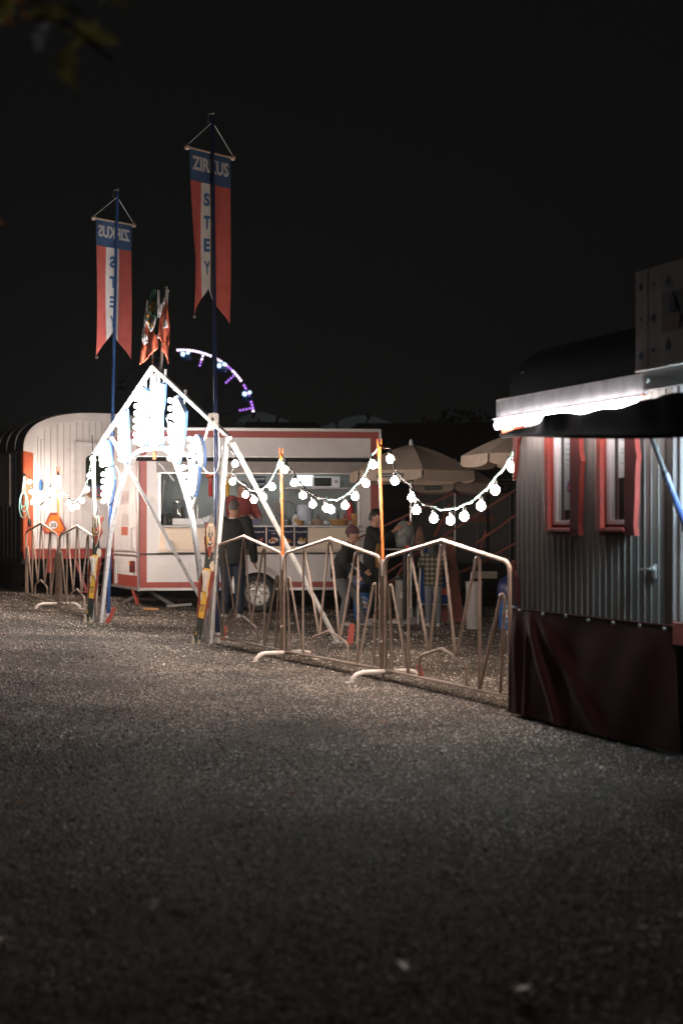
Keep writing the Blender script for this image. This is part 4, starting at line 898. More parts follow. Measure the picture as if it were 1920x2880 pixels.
# ---------------------------------------------------------------- banner poles and banners
def bpole(p, top, mk, label):
    b = G(*p); t = thing('banner_pole', label, 'pole', tuple(b), 0)
    tp = Vector(top)-b
    m = MB(); m.tube([(0,0,0), tp*.5, tp], [.026,.022,.018], 12); m.obj('pole_tube', M[mk], t)
    m = MB(); m.ball(tp, .026, 10, 6); m.tube([tp, tp+Vector((-.05,-.0,-.01)), tp+Vector((-.055,0,-.10))], .007, 6); m.obj('pole_cap', M['steel'], t)
    m = MB(); m.cyl((0,0,0),(0,0,.12),.032,n=10); m.obj('pole_sleeve', M['whitepole'], t); return t
bpole((-1.44,16.56), (-1.497,16.56,6.20), 'navy', 'tall dark navy pole behind the right gate leg')
bpole((-3.10,18.92), (-2.975,18.92,5.88), 'blue', 'bright blue leaning pole behind the left gate leg')
def banner(label, a, b, z, hL, hR, hN, wl, wr, hb, text_mirror, ptop, fold=False, front=Vector((0,-1,0))):
    a, b = Vector(a), Vector(b); L = (b-a).length; ex_ = (b-a).normalized(); nn = Vector((ex_.y, -ex_.x, 0))
    base = Vector(((a.x+b.x)/2, (a.y+b.y)/2, z))
    t = thing('circus_banner', label, 'banner', tuple(base), 0, 'hanging circus banners')
    la, lb = a-base, b-base; la.z = lb.z = 0
    m = MB(); m.tube([la, lb], .014, 8); m.obj('crossbar', M['wood'], t)
    for p in (la, lb): m = MB(); m.ball(p, .034, 14, 10, (1,1,1)); m.obj('end_knob', M['wood'], t)
    pt = Vector(ptop)-base
    for p in (la, lb): m = MB(); m.tube([p+Vector((0,0,.02)), pt], .004, 5); m.obj('rope', M['paper'], t)
    x0, x1 = -L/2+.035, L/2-.035; w = x1-x0
    def hang(u):
        if u < wl+.0: return hL+(hN-hL)*(u/.48)**.75 if u < .48 else hN
        return hN+(hR-hN)*((u-.48)/.52)**1.35 if u > .48 else hL+(hN-hL)*(u/.48)**.75
    def bottom(u): return hL+(hN-hL)*(u/.45)**.95 if u < .45 else hN+(hR-hN)*((u-.45)/.55)**(.8 if fold else 1.05)
    def surf(x, dz, off=0):
        u = (x-x0)/w; k = dz/hL
        wave = .014*math.sin(u*13+k*3)*min(1, k*2.5)+.010*math.sin(u*5-k*7+1)*k
        squeeze = 1-.05*math.sin(k*math.pi)*.8
        xx = (x)*squeeze
        if fold:
            f = max(0, 1-u/.34)*min(1, k*1.5); xx += .07*f*f*k*0; wave += .085*f*f
        return ex_*xx+nn*(wave+off)+Vector((0,0,-.012-dz))
    NU, NV = 36, 110
    def fn(u, v): return surf(x0+w*u, bottom(u)*v)
    def mi(u, v):
        dz = bottom(u)*v
        if dz < hb: return 0
        return 1 if (u < wl or u > wr) else 2
    # snap rows so the colour border is straight: build three meshes
    def region(u0, u1, z0, z1f, mt, name):
        q = MB(); q.grid(lambda i, j: surf(x0+w*(u0+(u1-u0)*i), z0+(z1f(u0+(u1-u0)*i)-z0)*j), max(4, int(NU*(u1-u0))), 60 if z0 else 16); return q.obj(name, M[mt], t, solid=.003)
    region(0, 1, 0, lambda u: hb, 'bannerblue', 'blue_band'); region(0, wl, hb, bottom, 'bannerred', 'red_panel'); region(wl, wr, hb, bottom, 'bannerwhite', 'white_panel'); region(wr, 1, hb, bottom, 'bannerred', 'red_panel')
    s = -1 if text_mirror else 1
    # letters face the camera side; s mirrors them for the banner seen from behind
    side = nn if nn.dot(-base) > 0 else -nn
    so = .0045 if side.dot(nn) > 0 else -.0045
    lettering('ZIRKUS', None, M['bannerwhite'], t, w=w*.90, h=hb*.46, bold=.035, mirror=text_mirror, fn=lambda x, z_: surf(x*1.0, hb*.42-z_, so), sub=.03, name='banner_word')
    uc = x0+w*(.405 if fold else (wl+wr)/2)
    for k, ch in enumerate('STEY'):
        zc = hb+.19+k*.265
        lettering(ch, None, M['letterblue'], t, w=w*(wr-wl)*(.42 if fold else .5), h=.155, bold=.045, mirror=text_mirror, fn=lambda x, z_: surf(uc+x, zc-z_, so), sub=.03, name='banner_letter')
    m = MB(); q = surf(x0+.01, hL, 0); m.tube([q+Vector((.015*math.cos(a_),0,-.02+.015*math.sin(a_))) for a_ in [k*.8 for k in range(8)]], .004, 5, cyc=True, up=(0,1,0)); m.obj('corner_ring', M['steel'], t)
    return t
banner('taller red white and blue circus banner on the navy pole', (-1.775,16.38,0), (-1.285,16.86,0), 5.76, 1.93, 1.96, 1.58, .28, .60, .36, False, (-1.50,16.56,6.10), fold=True)
banner('lower circus banner on the bright blue pole, its words mirrored', (-3.257,18.72,0), (-2.796,19.17,0), 5.46, 1.80, 1.80, 1.47, .28, .64, .345, True, (-2.98,18.92,5.78))

# small flags
def flagpole(b, tpt, label): 
    b = Vector(b); t = thing('flag_pole', label, 'flag pole', tuple(b), 0, 'three small flag poles on the gate apex')
    m = MB(); m.tube([(0,0,0), Vector(tpt)-b], [.014,.011], 8); m.ball(Vector(tpt)-b, .018, 8, 6); m.obj('pole_rod', M['steel'], t); return t
flagpole(c2(637,1000)+gn*-.04, c2(640,150)+gn*-.04, 'leftmost thin flag pole rising from the gate apex')
flagpole(c2(672,1000)+gn*-.08, c2(742,88)+gn*-.08, 'tallest, middle thin flag pole rising from the gate apex')
flagpole(c2(708,1000)+gn*-.04, c2(783,122)+gn*-.04, 'rightmost thin flag pole rising from the gate apex')
def cloth(name, label, pieces, out, amp=.03, g='small flags hanging limp above the gate'):
    b0 = c2(*pieces[0][1][0])+gn*out; t = thing(name, label, 'flag', tuple(b0), 0, g)
    for k, (mk, poly, ex2) in enumerate(pieces):
        bm = bmesh.new(); vs = [bm.verts.new((x, 0, -y)) for x, y in poly]; bm.faces.new(vs)
        for _ in range(5):
            es = [e for e in bm.edges if e.calc_length() > 22]
            if not es: break
            bmesh.ops.subdivide_edges(bm, edges=es, cuts=1); bmesh.ops.triangulate(bm, faces=bm.faces)
        for v in bm.verts:
            x, y = v.co.x, -v.co.z; w_ = amp*math.sin(x*.075+y*.012)+amp*.4*math.sin(x*.16-y*.02)
            p = c2(x+(out+ex2)*560, y)+gn*(out+ex2)+Vector((0,-w_,0)); v.co = p-b0
        bmesh.ops.recalc_face_normals(bm, faces=bm.faces)
        for f in bm.faces: f.smooth = True
        me = bpy.data.meshes.new('flag_cloth'); bm.to_mesh(me); bm.free(); me.materials.append(M[mk])
        o = bpy.data.objects.new('flag_cloth' if k < 2 else 'flag_figure', me); C.objects.link(o); o.parent = t
        s_ = o.modifiers.new('s', 'SOLIDIFY'); s_.thickness = .003
cloth('small_flag', 'leftmost small flag, red with a white edge and a lit orange corner', [
    ('flagwhite', [(617,220),(634,225),(625,330),(612,430),(600,520),(628,556),(632,610),(600,640),(580,600),(575,575)], 0),
    ('flagred', [(625,440),(680,490),(725,600),(728,660),(690,700),(640,755),(560,828),(555,815),(580,600),(628,640),(632,556),(600,520),(612,440)], -.02)], .10)
cloth('small_flag', 'middle small flag, green over white with yellow lions', [
    ('flaggreen', [(668,150),(700,120),(715,118),(722,400),(640,330),(655,260)], 0),
    ('flagwhite', [(640,330),(722,402),(706,480),(672,526),(640,460),(610,412)], .01),
    ('gold', [(685,225),(705,245),(700,280),(712,310),(690,318),(682,335),(665,325),(672,300),(655,300),(665,270),(672,262)], .008),
    ('gold', [(640,350),(660,362),(664,380),(648,386),(632,376),(642,366)], .017),
    ('gold', [(648,415),(668,420),(680,436),(676,455),(660,456),(640,438),(636,420)], .017), ('gold', [(680,445),(696,455),(692,480),(674,484),(670,470),(684,462)], .017)], .16)
cloth('small_flag', 'rightmost small flag, red with part of a white cross', [
    ('flagwhite', [(712,110),(738,125),(735,240),(738,300),(722,390),(716,250)], 0),
    ('flagwhite', [(772,192),(796,196),(760,300),(738,385),(730,330)], 0),
    ('flagred', [(797,196),(812,300),(825,450),(826,610),(815,650),(821,822),(806,760),(775,715),(755,680),(765,640),(720,540),(735,400),(762,300)], -.01),
    ('flagwhite', [(790,392),(802,400),(815,470),(795,478),(772,488),(778,430)], .0),
    ('flagwhite', [(722,528),(738,575),(722,576),(711,545)], .0)], .04)

# ---------------------------------------------------------------- carved figures leaning on the gate
FW = .00069
def carving(label, loc, rz, lean, mirror=False):
    t = thing('carved_figure', label, 'figure', tuple(loc), rz, 'carved painted jester figures leaning on the gate legs')
    def X(x, y): return ((x-235)*FW, (2270-y)*FW)
    def piece(name, pts, mk, y0, y1):
        m = MB(); m.prism([X(*p) for p in pts], abs(y1-y0), T((0,(y0+y1)/2,0))); return m.obj(name, M[mk] if isinstance(mk, str) else mk, t, smooth=False)
    piece('hair', [(310,240),(290,280),(298,330),(288,380),(292,440),(272,460),(278,520),(275,570),(292,620),(290,690),(310,720),(330,760),(355,830),(390,770),(420,660),(455,600),(485,540),(470,520),(462,440),(470,360),(495,320),(510,265),(485,255),(470,290),(450,300),(425,225),(345,225)], 'carvred', .012, .035)
    piece('hat_spike', [(385,90),(405,80),(425,95),(420,150),(440,215),(425,240),(365,230),(368,170),(388,120)], 'darktruck', .010, .03)
    fc = piece('face', [(350,240),(425,235),(445,330),(455,450),(440,560),(405,700),(357,835),(335,700),(322,560),(318,400),(328,300)], 'carvcream', -.014, .012)
    def f2(pts, mk, y0, y1, n='face_paint'):
        m = MB(); m.prism([X(*p) for p in pts], abs(y1-y0), T((0,(y0+y1)/2,0))); return m.obj(n, M[mk], fc, smooth=False)
    f2([(340,385),(400,370),(432,385),(425,440),(400,480),(375,490),(345,450)], 'darktruck', -.021, -.0145)
    for k in range(3):
        f2([(352,280+k*32),(378,292+k*30),(372,306+k*30),(350,300+k*32)], 'carvdark', -.019, -.0145)
        f2([(402,292+k*30),(424,280+k*32),(426,298+k*32),(404,306+k*30)], 'carvdark', -.019, -.0145)
    f2([(383,250),(398,250),(395,450),(384,450)], 'carvcream', -.030, -.0215, 'nose_ridge')
    f2([(372,470),(405,470),(408,520),(380,535),(365,510)], 'carvred', -.028, -.0145, 'nose')
    f2([(340,500),(350,545),(380,580),(410,545),(425,490),(418,575),(385,610),(345,590)], 'carvdark', -.020, -.0145, 'mouth')
    f2([(345,620),(420,605),(395,720),(358,800),(340,700)], 'carvred', -.021, -.0145, 'beard')
    for yy in ((318,450,330,560),):
        f2([(322,440),(334,430),(338,600),(326,590)], 'yellow', -.018, -.0145); f2([(430,430),(442,420),(436,560),(425,590)], 'orange', -.018, -.0145)
    piece('collar', [(298,720),(330,770),(355,835),(400,760),(415,690),(420,800),(430,860),(420,960),(395,985),(275,965),(285,880),(290,800)], 'carvdark', -.008, .02)
    piece('shoulder', [(395,860),(425,850),(445,930),(440,1010),(420,1040),(385,990),(365,930)], 'carvcream', -.012, .02)
    piece('red_coat', [(275,950),(385,985),(440,1010),(430,1180),(400,1280),(370,1420),(350,1540),(320,1680),(265,1880),(230,1950),(215,1800),(155,1780),(160,1660),(175,1480),(172,1280),(185,1180),(240,1020)], 'carvred', 0, .028)
    piece('yellow_panel', [(280,965),(392,990),(375,1120),(335,1370),(270,1810),(182,1785),(215,1560),(245,1350),(262,1100)], 'yellow', -.014, -.0005)
    piece('white_scarf', [(240,1000),(375,1020),(385,1045),(350,1180),(335,1240),(330,1372),(240,1338),(262,1240),(258,1120)], 'carvcream', -.036, -.0145)
    piece('scarf_fold', [(285,1030),(330,1040),(310,1150),(318,1250),(290,1340),(282,1220),(295,1130)], 'bannerwhite', -.046, -.0365)
    piece('hand', [(225,1370),(245,1370),(245,1480),(230,1510),(212,1470)], 'carvcream', -.022, -.0005); piece('hand', [(325,1370),(345,1365),(340,1430),(318,1480)], 'carvcream', -.022, -.0005)
    lettering('STEY', T(((258-235)*FW,-.0145,(2270-1630)*FW), rx=0) @ Matrix.Rotation(R(-4),4,'Y'), M['ink'], t, w=.055, h=.085, bold=.03)
    piece('trousers', [(180,1790),(270,1812),(258,1960),(235,2080),(212,2200),(185,2230),(195,2090),(205,1960),(178,2080),(160,2150),(120,2290),(80,2200),(110,2110),(140,2020),(155,1900)], 'carvdark', -.006, .022)
    piece('shoe', [(85,2100),(120,2140),(130,2265),(100,2290),(62,2250)], 'carvcream', -.014, .03); piece('shoe', [(180,2150),(212,2170),(205,2280),(180,2310),(162,2280)], 'carvcream', -.014, .03)
    piece('yellow_cuff', [(140,2020),(158,2010),(152,2080),(128,2070)], 'yellow', -.012, -.0065)
    t.rotation_euler = (0, lean, rz); return t
carving('larger, nearer carved jester figure leaning on the right gate leg', P(570,1816,16.35)*1+Vector((0,-.12,0)), R(0), 0)
carving('smaller, farther carved jester figure leaning on the left gate leg', Vector((-3.25,18.6,gz(-3.25))), R(-12), R(-2))
# red wedges / flaps lying at brace feet
def wedge(px, py, w, h, lean, label, rz=0):
    d0 = EYE*4000/(py-1495) if px > 900 else None
    x = 0
    d = (EYE-(.12 if px < 300 else .0))*4000/(py-1495); x = (px-960)*d/4000
    if px < 400: d = 18.75; x = (px-960)*d/4000
    t = thing('red_marker', label, 'marker', (x, d, gz(x)), rz, 'red painted boards marking peg feet'); m = MB()
    m.prism([(-w/2,0),(w/2,0),(w/2*.8+lean,h),(-w/2*.8+lean,h)], .012, T((0,0,0))); m.obj('marker_board', M['red'], t, bevel=.003)
    m = MB(); m.prism([(-w/2-.004,0.0),(w/2+.004,0),(w/2,.01),(-w/2,.01)], .07, T((0,.03,0))); m.obj('marker_foot', M['rust'], t); return t
wedge(302,1745,.07,.21,.10,'red marker board leaning beside the left gate leg')
wedge(983,1812,.08,.24,.03,'tall red marker board standing at the right brace foot')
wedge(1184,1912,.055,.13,-.02,'smallest red marker board, behind the nearest barrier')
wedge(628,1808,.045,.17,.03,'narrow red marker just right of the right gate leg')
wedge(592,1730,.10,.16,-.03,'red marker behind the right carved figure')
# ---------------------------------------------------------------- ticket wagon at the right
WR = Vector((1.275, 10.25, 0)); RA = math.atan2(-.93, .37)
tw = thing('ticket_wagon', 'grey boarded ticket wagon with red framed windows and dark awning at the right', 'wagon', tuple(WR), RA)
rc_, rs_ = math.cos(RA), math.sin(RA)
def wpt(px, py, out=0):
    """point on a plane standing 'out' metres before the wall; local coordinates (u, -out, z)"""
    q = (px-960)/4000; ox, oy = WR.x+out*rs_, WR.y-out*rc_
    u = (q*oy-ox)/(rc_-q*rs_); d = oy+u*rs_
    return Vector((u, -out, EYE+(1495-py)*d/4000))
RL, RD = 5.2, 2.2; RZ0, RZ1 = .40, 2.28
m = MB(); m.bb((.03,.012,RZ0),(RL,RD,RZ1)); m.obj('wagon_core', M['darkwall'], tw)
pw = .0735; npl = int(1.95/pw)+1
for i in range(npl):
    u0 = i*pw; u1 = min(u0+pw-.0045, 1.945); m = MB(); yy = -.012-(i*7 % 3)*.0008
    m.bb((u0,yy,RZ0),(u1,.011,RZ1)); m.bb((u0,yy-.0045,RZ0),(u0+.005,yy-.0002,RZ1)); m.obj('plank', M['wagonwall'], tw, smooth=False)
for i in range(14):
    u0 = 2.42+i*.2; m = MB(); m.bb((u0,-.012,RZ0),(u0+.19,.011,RZ1)); m.obj('plank', M['wagonwall'], tw, smooth=False)
for i in range(14):
    m = MB(); m.bb((-.0,.02+i*.155,RZ0),(.029,.02+i*.155+.15,RZ1+.2)); m.obj('end_board', M['wagonwall'], tw, smooth=False)
# door surround, right
m = MB()
for a_, b_, y_ in ((1.95,2.00,-.04),(2.005,2.03,-.025),(2.035,2.12,-.05),(2.125,2.15,-.025),(2.155,2.24,-.05),(2.245,2.40,-.03)): m.bb((a_,y_,.80),(b_,.02,RZ1))
m.obj('door_surround', M['white'], tw, bevel=.004)
m = MB(); m.bb((1.955,-.045,.66),(2.40,.02,.797)); m.obj('sill_block', M['red'], tw, bevel=.004)
# corner board with shaped outline
m = MB(); m.prism([(-.02,2.24),(.09,2.24),(.09,2.00),(.06,1.985),(.045,1.94),(.035,1.86),(.02,1.76),(.0,1.70),(-.02,1.70)], .02, T((0,-.028,0))); m.obj('corner_board', M['redframe'], tw, bevel=.003)
m = MB(); m.prism([(-.02,2.07),(.16,2.07),(.155,2.045),(.0,2.02),(-.02,2.02)], .10, T((0,-.08,0))); m.obj('corner_bracket', M['orange'], tw, bevel=.003)
m = MB(); m.prism([(-.035,.80),(.05,.80),(.052,.90),(.035,1.0),(-.01,1.05),(-.02,1.12),(-.035,1.12)], .02, T((-.0,-.03,0))); m.obj('corner_board', M['maroon'], tw, bevel=.003)
m = MB(); m.bar((-.012,-.02,.8),(-.012,-.02,2.2),.012,.012); m.obj('corner_strip', M['alu'], tw)
# windows
def window(pl, pr, pin0, pin1, label):
    zb = 1.365; zt = 2.10
    uL, uR = wpt(pl, 1300).x, wpt(pr, 1300).x; c = (uL+uR)/2; w = (uR-uL)/2
    prof = [(0,.93),(.08,.88),(.16,.9),(.3,.94),(.45,.95),(.58,.99),(.62,1.03),(.68,.96),(.78,.92),(.9,.93),(1,.95)]
    H = zt-zb+.05; z0 = zb-.06
    outl = [(c+w*f, z0+H*k) for k, f in prof]+[(c-w*f, z0+H*k) for k, f in reversed(prof)]
    m = MB(); iw0, iw1, iz0, iz1 = c-w*.62, c+w*.45, zb+.01, zt-.03
    # ring: outline prism split left / right / bottom / top around the opening
    n = len(prof)
    for s_ in (1, -1):
        for k in range(n-1):
            (k0, f0), (k1, f1) = prof[k], prof[k+1]
            ii = .62 if s_ < 0 else .45
            a = [(c+s_*w*f0, z0+H*k0), (c+s_*w*f1, z0+H*k1), (c+s_*w*ii, z0+H*k1), (c+s_*w*ii, z0+H*k0)]
            m.prism(a, .035, T((0,-.0335 if s_ < 0 else -.060,0)))
    m.bb((iw0,-.050,z0-.0),(iw1,-.016,iz0)); m.bb((iw0,-.05,iz1),(iw1,-.016,z0+H))
    wo = m.obj('window', [M['maroon'], M['red']], tw, smooth=False)
    for p in wo.data.polygons:
        if abs(p.normal.x) > .5 or p.normal.z > .6: p.material_index = 1
    m = MB()
    for u in (c-w*.78, c-w*.66): m.bb((u-.012,-.090,iz0-.04),(u+.010,-.0505,iz1))
    m.bb((c-w*.85,-.085,iz0-.045),(c+w*.45,-.0505,iz0-.02)); m.obj('frame_moulding', M['redframe'], wo, bevel=.004)
    m = MB()
    m.bb((iw0+.002,-.045,iz0+.0),(iw0+.035,.004,iz1)); m.bb((iw0+.035,-.025,iz0+.0),(iw0+.055,.004,iz1)); m.bb((iw0+.002,-.045,iz0),(iw1-.002,.004,iz0+.028)); m.bb((iw1-.02,-.03,iz0),(iw1-.002,.004,iz1)); m.obj('sash', M['white'], wo, bevel=.003)
    m = MB(); m.bb((iw0+.055,-.0155,iz0+.03),(iw1-.02,-.0125,iz1)); m.obj('pane', M['darkglass'], wo)
    return wo, iw0, iw1, iz0, iz1
M['posterpaper'] = mat('poster_paper', (.36,.38,.38), .6, var=.1)
wo, a0, a1, z0_, z1_ = window(1551, 1660, 0, 0, 'l')
m = MB(); m.bb((a0+.10,-.0185,z0_+.10),(a1-.025,-.0162,z1_-.11)); po = m.obj('notice_sheet', M['posterpaper'], wo)
for k, s_ in enumerate(('Vorstellungen','Eintritt','Kinder 15.-','Erwachsene 25.-','Zirkus Stey')): lettering(s_, T(((a0+.10+a1-.025)/2,-.0187,z1_-.15-.035*k)), M['ink'], po, w=min(.016*len(s_), (a1-a0)*.5)*.7, h=.014)
m = MB(); cxw = (a0+.10+a1-.025)/2
m.prism([(cxw+x*.03, z0_+.26+y*.03) for x, y in ((-1,-1.4),(1,-1.4),(1.1,-.2),(.7,.9),(0,1.4),(-.7,.9),(-1.1,-.2))], .002, T((0,-.0198,0)), 1)
m.prism([(cxw+x*.017, z0_+.26+y*.017) for x, y in ((-1,-1.4),(1,-1.4),(0,1.6))], .002, T((0,-.022,0)), 0); m.obj('poster_picture', [M['bannerred'], M['bannerblue']], po)
wo, a0, a1, z0_, z1_ = window(1698, 1818, 0, 0, 'r')
m = MB(); m.bb((a0+.105,-.0185,z1_-.40),(a1-.022,-.0162,z1_-.12)); po = m.obj('notice_sheet', M['paper'], wo)
for k, (s_, dz) in enumerate((('PRIVAT',.045),('KASSE',.10),('OFFEN AB',.125),('11',.155),('ZIRKUS STEY',.19))): lettering(s_, T(((a0+.105+a1-.022)/2,-.0187,z1_-.12-dz)), M['ink'], po, w=(a1-a0)*(.3 if len(s_) > 3 else .05), h=.013)
# fascia and the bulbs under it
fu0, fu1 = -.10, 1.80
m = MB(); m.bb((fu0,-.13,2.155),(fu1,-.115,2.275)); m.bb((fu0,-.13,2.275),(fu1,.0,2.285)); m.bb((fu0,-.115,2.15),(fu0+.015,.02,2.275)); m.obj('fascia', M['fascia'], tw, bevel=.003)
m = MB(); m.bb((fu0,-.134,2.150),(fu1,-.112,2.1545)); m.obj('fascia_lip', M['rust'], tw)
m = MB(); m.bb((fu1+.003,-.15,2.17),(RL,-.135,2.29)); m.cyl((fu1+.06,-.15,2.23),(fu1+.06,-.165,2.23),.014); m.obj('fascia_extension', M['bingrey'], tw, bevel=.003)
BM_W = bulb_mesh(.030, 'bulb', M['bulb_wagon'])
lr = MB(); lr.cyl((fu0+.02,-.166,2.142),(fu1,-.166,2.142),.006,n=6); lro = lr.obj('lamp_rail', M['bagwhite'], tw)
for i in range(23): inst('bulb', BM_W, lro, (fu0+.10+i*.079, -.166, 2.096), None, 1)
m = MB(); m.tube([(fu0+.05,-.15,2.082),(fu0+.20,-.15,2.082)], .018, 10); m.obj('bulb_tube', M['bulb_wagon'], lro)
# roof
m = MB(); rp = []
for k in range(29):
    y = RD*(1-math.cos(math.pi*k/28))/2; u = abs(y-RD/2)/(RD/2); rp.append((y, 2.28+.46*(1-min(u,1)**2.8)**(1/2.8)))
m.grid(lambda u, v: (-.12+u*(RL+.15), rp[round(v*28)][0], rp[round(v*28)][1]+.005), 8, 28); m.obj('roof', M['roof'], tw, solid=.02)
m = MB(); m.prism([(y, z-.005) for y, z in rp], .03, T((-.06,0,0), rz=R(90))); m.obj('roof_end', M['roof'], tw)
# handle
hp = wpt(1848, 1600); m = MB(); m.lathe([(.018,0),(.018,.03)], (hp.x,-.016,hp.z), 12, M=Matrix.Rotation(R(90),3,'X')); m.bar((hp.x,-.05,hp.z+.0),(hp.x-.10,-.055,hp.z-.005),.018,.012); m.bb((hp.x-.012,-.03,hp.z-.06),(hp.x+.018,-.016,hp.z+.03)); m.obj('door_lever', M['alu'], tw, bevel=.003)
# skirt tarp
def tarpf(i, j):
    u = -.03+i*(1.95+.03+.12*j); z = .775-.745*j-.0*i
    f = math.exp(-((i-.12-.22*j)**2)/.0007)*.035+math.exp(-((i-.03-.03*j)**2)/.0004)*.008+math.exp(-((i-.115)**2)/.0001)*.010*min(1,j*3)+math.exp(-((i-.17-.42*j)**2)/.0020)*.022
    f += .005*math.sin(i*9+j*3)+.003*math.sin(i*23+j*5)
    return (u, -.035-f*min(1, j*4+.05)-.035*j, z)
m = MB(); m.grid(tarpf, 90, 36); m.obj('skirt_tarp', M['tarp'], tw, solid=.003)
m = MB(); m.grid(lambda i, j: (-.032+.004*math.sin(j*7), -.03-.035*j+i*(1.4+.035*j), .775-.745*j), 30, 14); m.obj('skirt_tarp', M['tarp'], tw, solid=.003)
m = MB(); m.tube([(-.03,-.036,.775),(.9,-.036,.772),(1.95,-.036,.768)], .007, 8); m.obj('tarp_hem', M['tarp'], tw)
for x, y in ((205,958),(402,985),(595,1003),(788,1038),(1000,1062),(1222,1085),(1432,1110)):
    p = wpt(1400+.3316*x, 1400+.3316*y, .045); m = MB(); m.ball((p.x,-.066,min(p.z,.772)), .013, 8, 6, (1,.7,1)); m.obj('tarp_stud', M['steel'], tw)
# underframe shadow block, wheel
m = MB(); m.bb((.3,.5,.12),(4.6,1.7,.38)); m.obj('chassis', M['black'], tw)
# cool tube light over the door, right of the frame
m = MB(); m.cyl((2.62,-.16,1.95),(2.62,-.16,1.35),.016); tb = m.obj('door_tube_light', M['tube_cool'], tw)
m = MB(); m.bb((2.65,-.22,1.30),(2.67,-.02,2.0)); m.bb((2.59,-.18,1.955),(2.65,-.13,1.99)); m.bb((2.59,-.18,1.31),(2.65,-.13,1.345)); m.obj('tube_bracket', M['bingrey'], tb)
# star sign board on the roof edge
sb = thing('star_sign_board', 'white sign board with blue stars and a faded picture standing on the ticket wagon roof', 'sign', tuple(WR+Vector((rc_*1.75+.165*rs_, rs_*1.75-.165*rc_, 2.29))), RA)
m = MB(); m.bb((-.0,0,0),(1.0,.03,.60)); m.obj('board_panel', mat('sign_board_paint', (.50,.44,.40), .6, var=.15, scale=6, dirt=.3), sb)
m = MB(); m.bb((.0,-.006,.0),(1.0,-.0005,.012)); m.obj('board_edge', M['cream'], sb)
m = MB(); m.bb((.125,-.0006,.02),(.127,-.0001,.59)); m.obj('panel_joint', M['rust'], sb)
for x, z, r_ in ((.055,.50,.028),(.185,.50,.016),(.33,.49,.036),(.055,.31,.017),(.18,.30,.032),(.055,.09,.032),(.18,.11,.018),(.33,.12,.036),(.6,.5,.03),(.8,.45,.03),(.7,.1,.03)):
    m = MB(); m.prism(star(r_, c=(x,z)), .0006, T((0,-.0005,0))); m.obj('blue_star', M['bannerblue'], sb)
m = MB(); m.bb((.27,-.0012,.20),(.48,-.0003,.43)); m.obj('picture_panel', M['darktruck'], sb)
m = MB(); m.prism([(.31,.21),(.44,.21),(.46,.27),(.42,.33),(.40,.38),(.375,.42),(.35,.38),(.33,.33),(.29,.27)], .001, T((0,-.002,0)), 0); m.prism(disc(.035,14,(.375,.335)), .0008, T((0,-.0032,0)), 1); m.obj('picture_shape', [M['carvred'], M['bannerblue']], sb)
# awning
aw = thing('wagon_awning', 'dark sagging awning cloth hung from the ticket wagon eave over the windows', 'awning', tuple(WR), RA)
inner = [(1412,1221),(1470,1204),(1516,1191),(1530,1168),(1548,1162),(1590,1163),(1632,1163),(1682,1155),(1730,1147),(1775,1138),(1831,1121),(1861,1112),(1920,1106),(2000,1095),(2200,1075)]
outer = [(1406,1222),(1450,1225),(1490,1224),(1530,1226),(1560,1227),(1600,1228),(1640,1228),(1690,1229),(1740,1229),(1790,1229),(1840,1228),(1880,1227),(1940,1225),(2020,1222),(2250,1215)]
ip = [wpt(x, y, .24) for x, y in inner]; op = [wpt(x+0, y, .24+.6*min(1, (k+.3)/5)) for k, (x, y) in enumerate(outer)]
def awf(i, j):
    k = min(int(i*14), 13); f = i*14-k; a = ip[k].lerp(ip[k+1], f); b = op[k].lerp(op[k+1], f); p = a.lerp(b, j)
    return p+Vector((0,0,-.03*math.sin(math.pi*j)+.006*math.sin(i*40)*(1-j)))
m = MB(); m.grid(awf, 84, 14); m.obj('awning_cloth', M['awn'], aw, solid=.004)
m = MB(); m.tube([awf(i/30, 1) for i in range(31)], .010, 6); m.obj('awning_rod', M['awn'], aw)
pa, pb = wpt(1829,1229,.80), wpt(1922,1470,.16); pm = pa.lerp(pb, .40)
m = MB(); m.cyl(pa, pm, .013); m.obj('strut_rod', M['black'], aw); m = MB(); m.cyl(pm-(pb-pa)*.02, pb, .018); m.obj('strut_sleeve', mat('strut_blue', (.008,.024,.085), .6), aw)
m = MB(); m.bb((pb.x-.03,pb.y,pb.z-.05),(pb.x+.03,-.055,pb.z+.03)); m.obj('strut_bracket', M['steel'], aw)

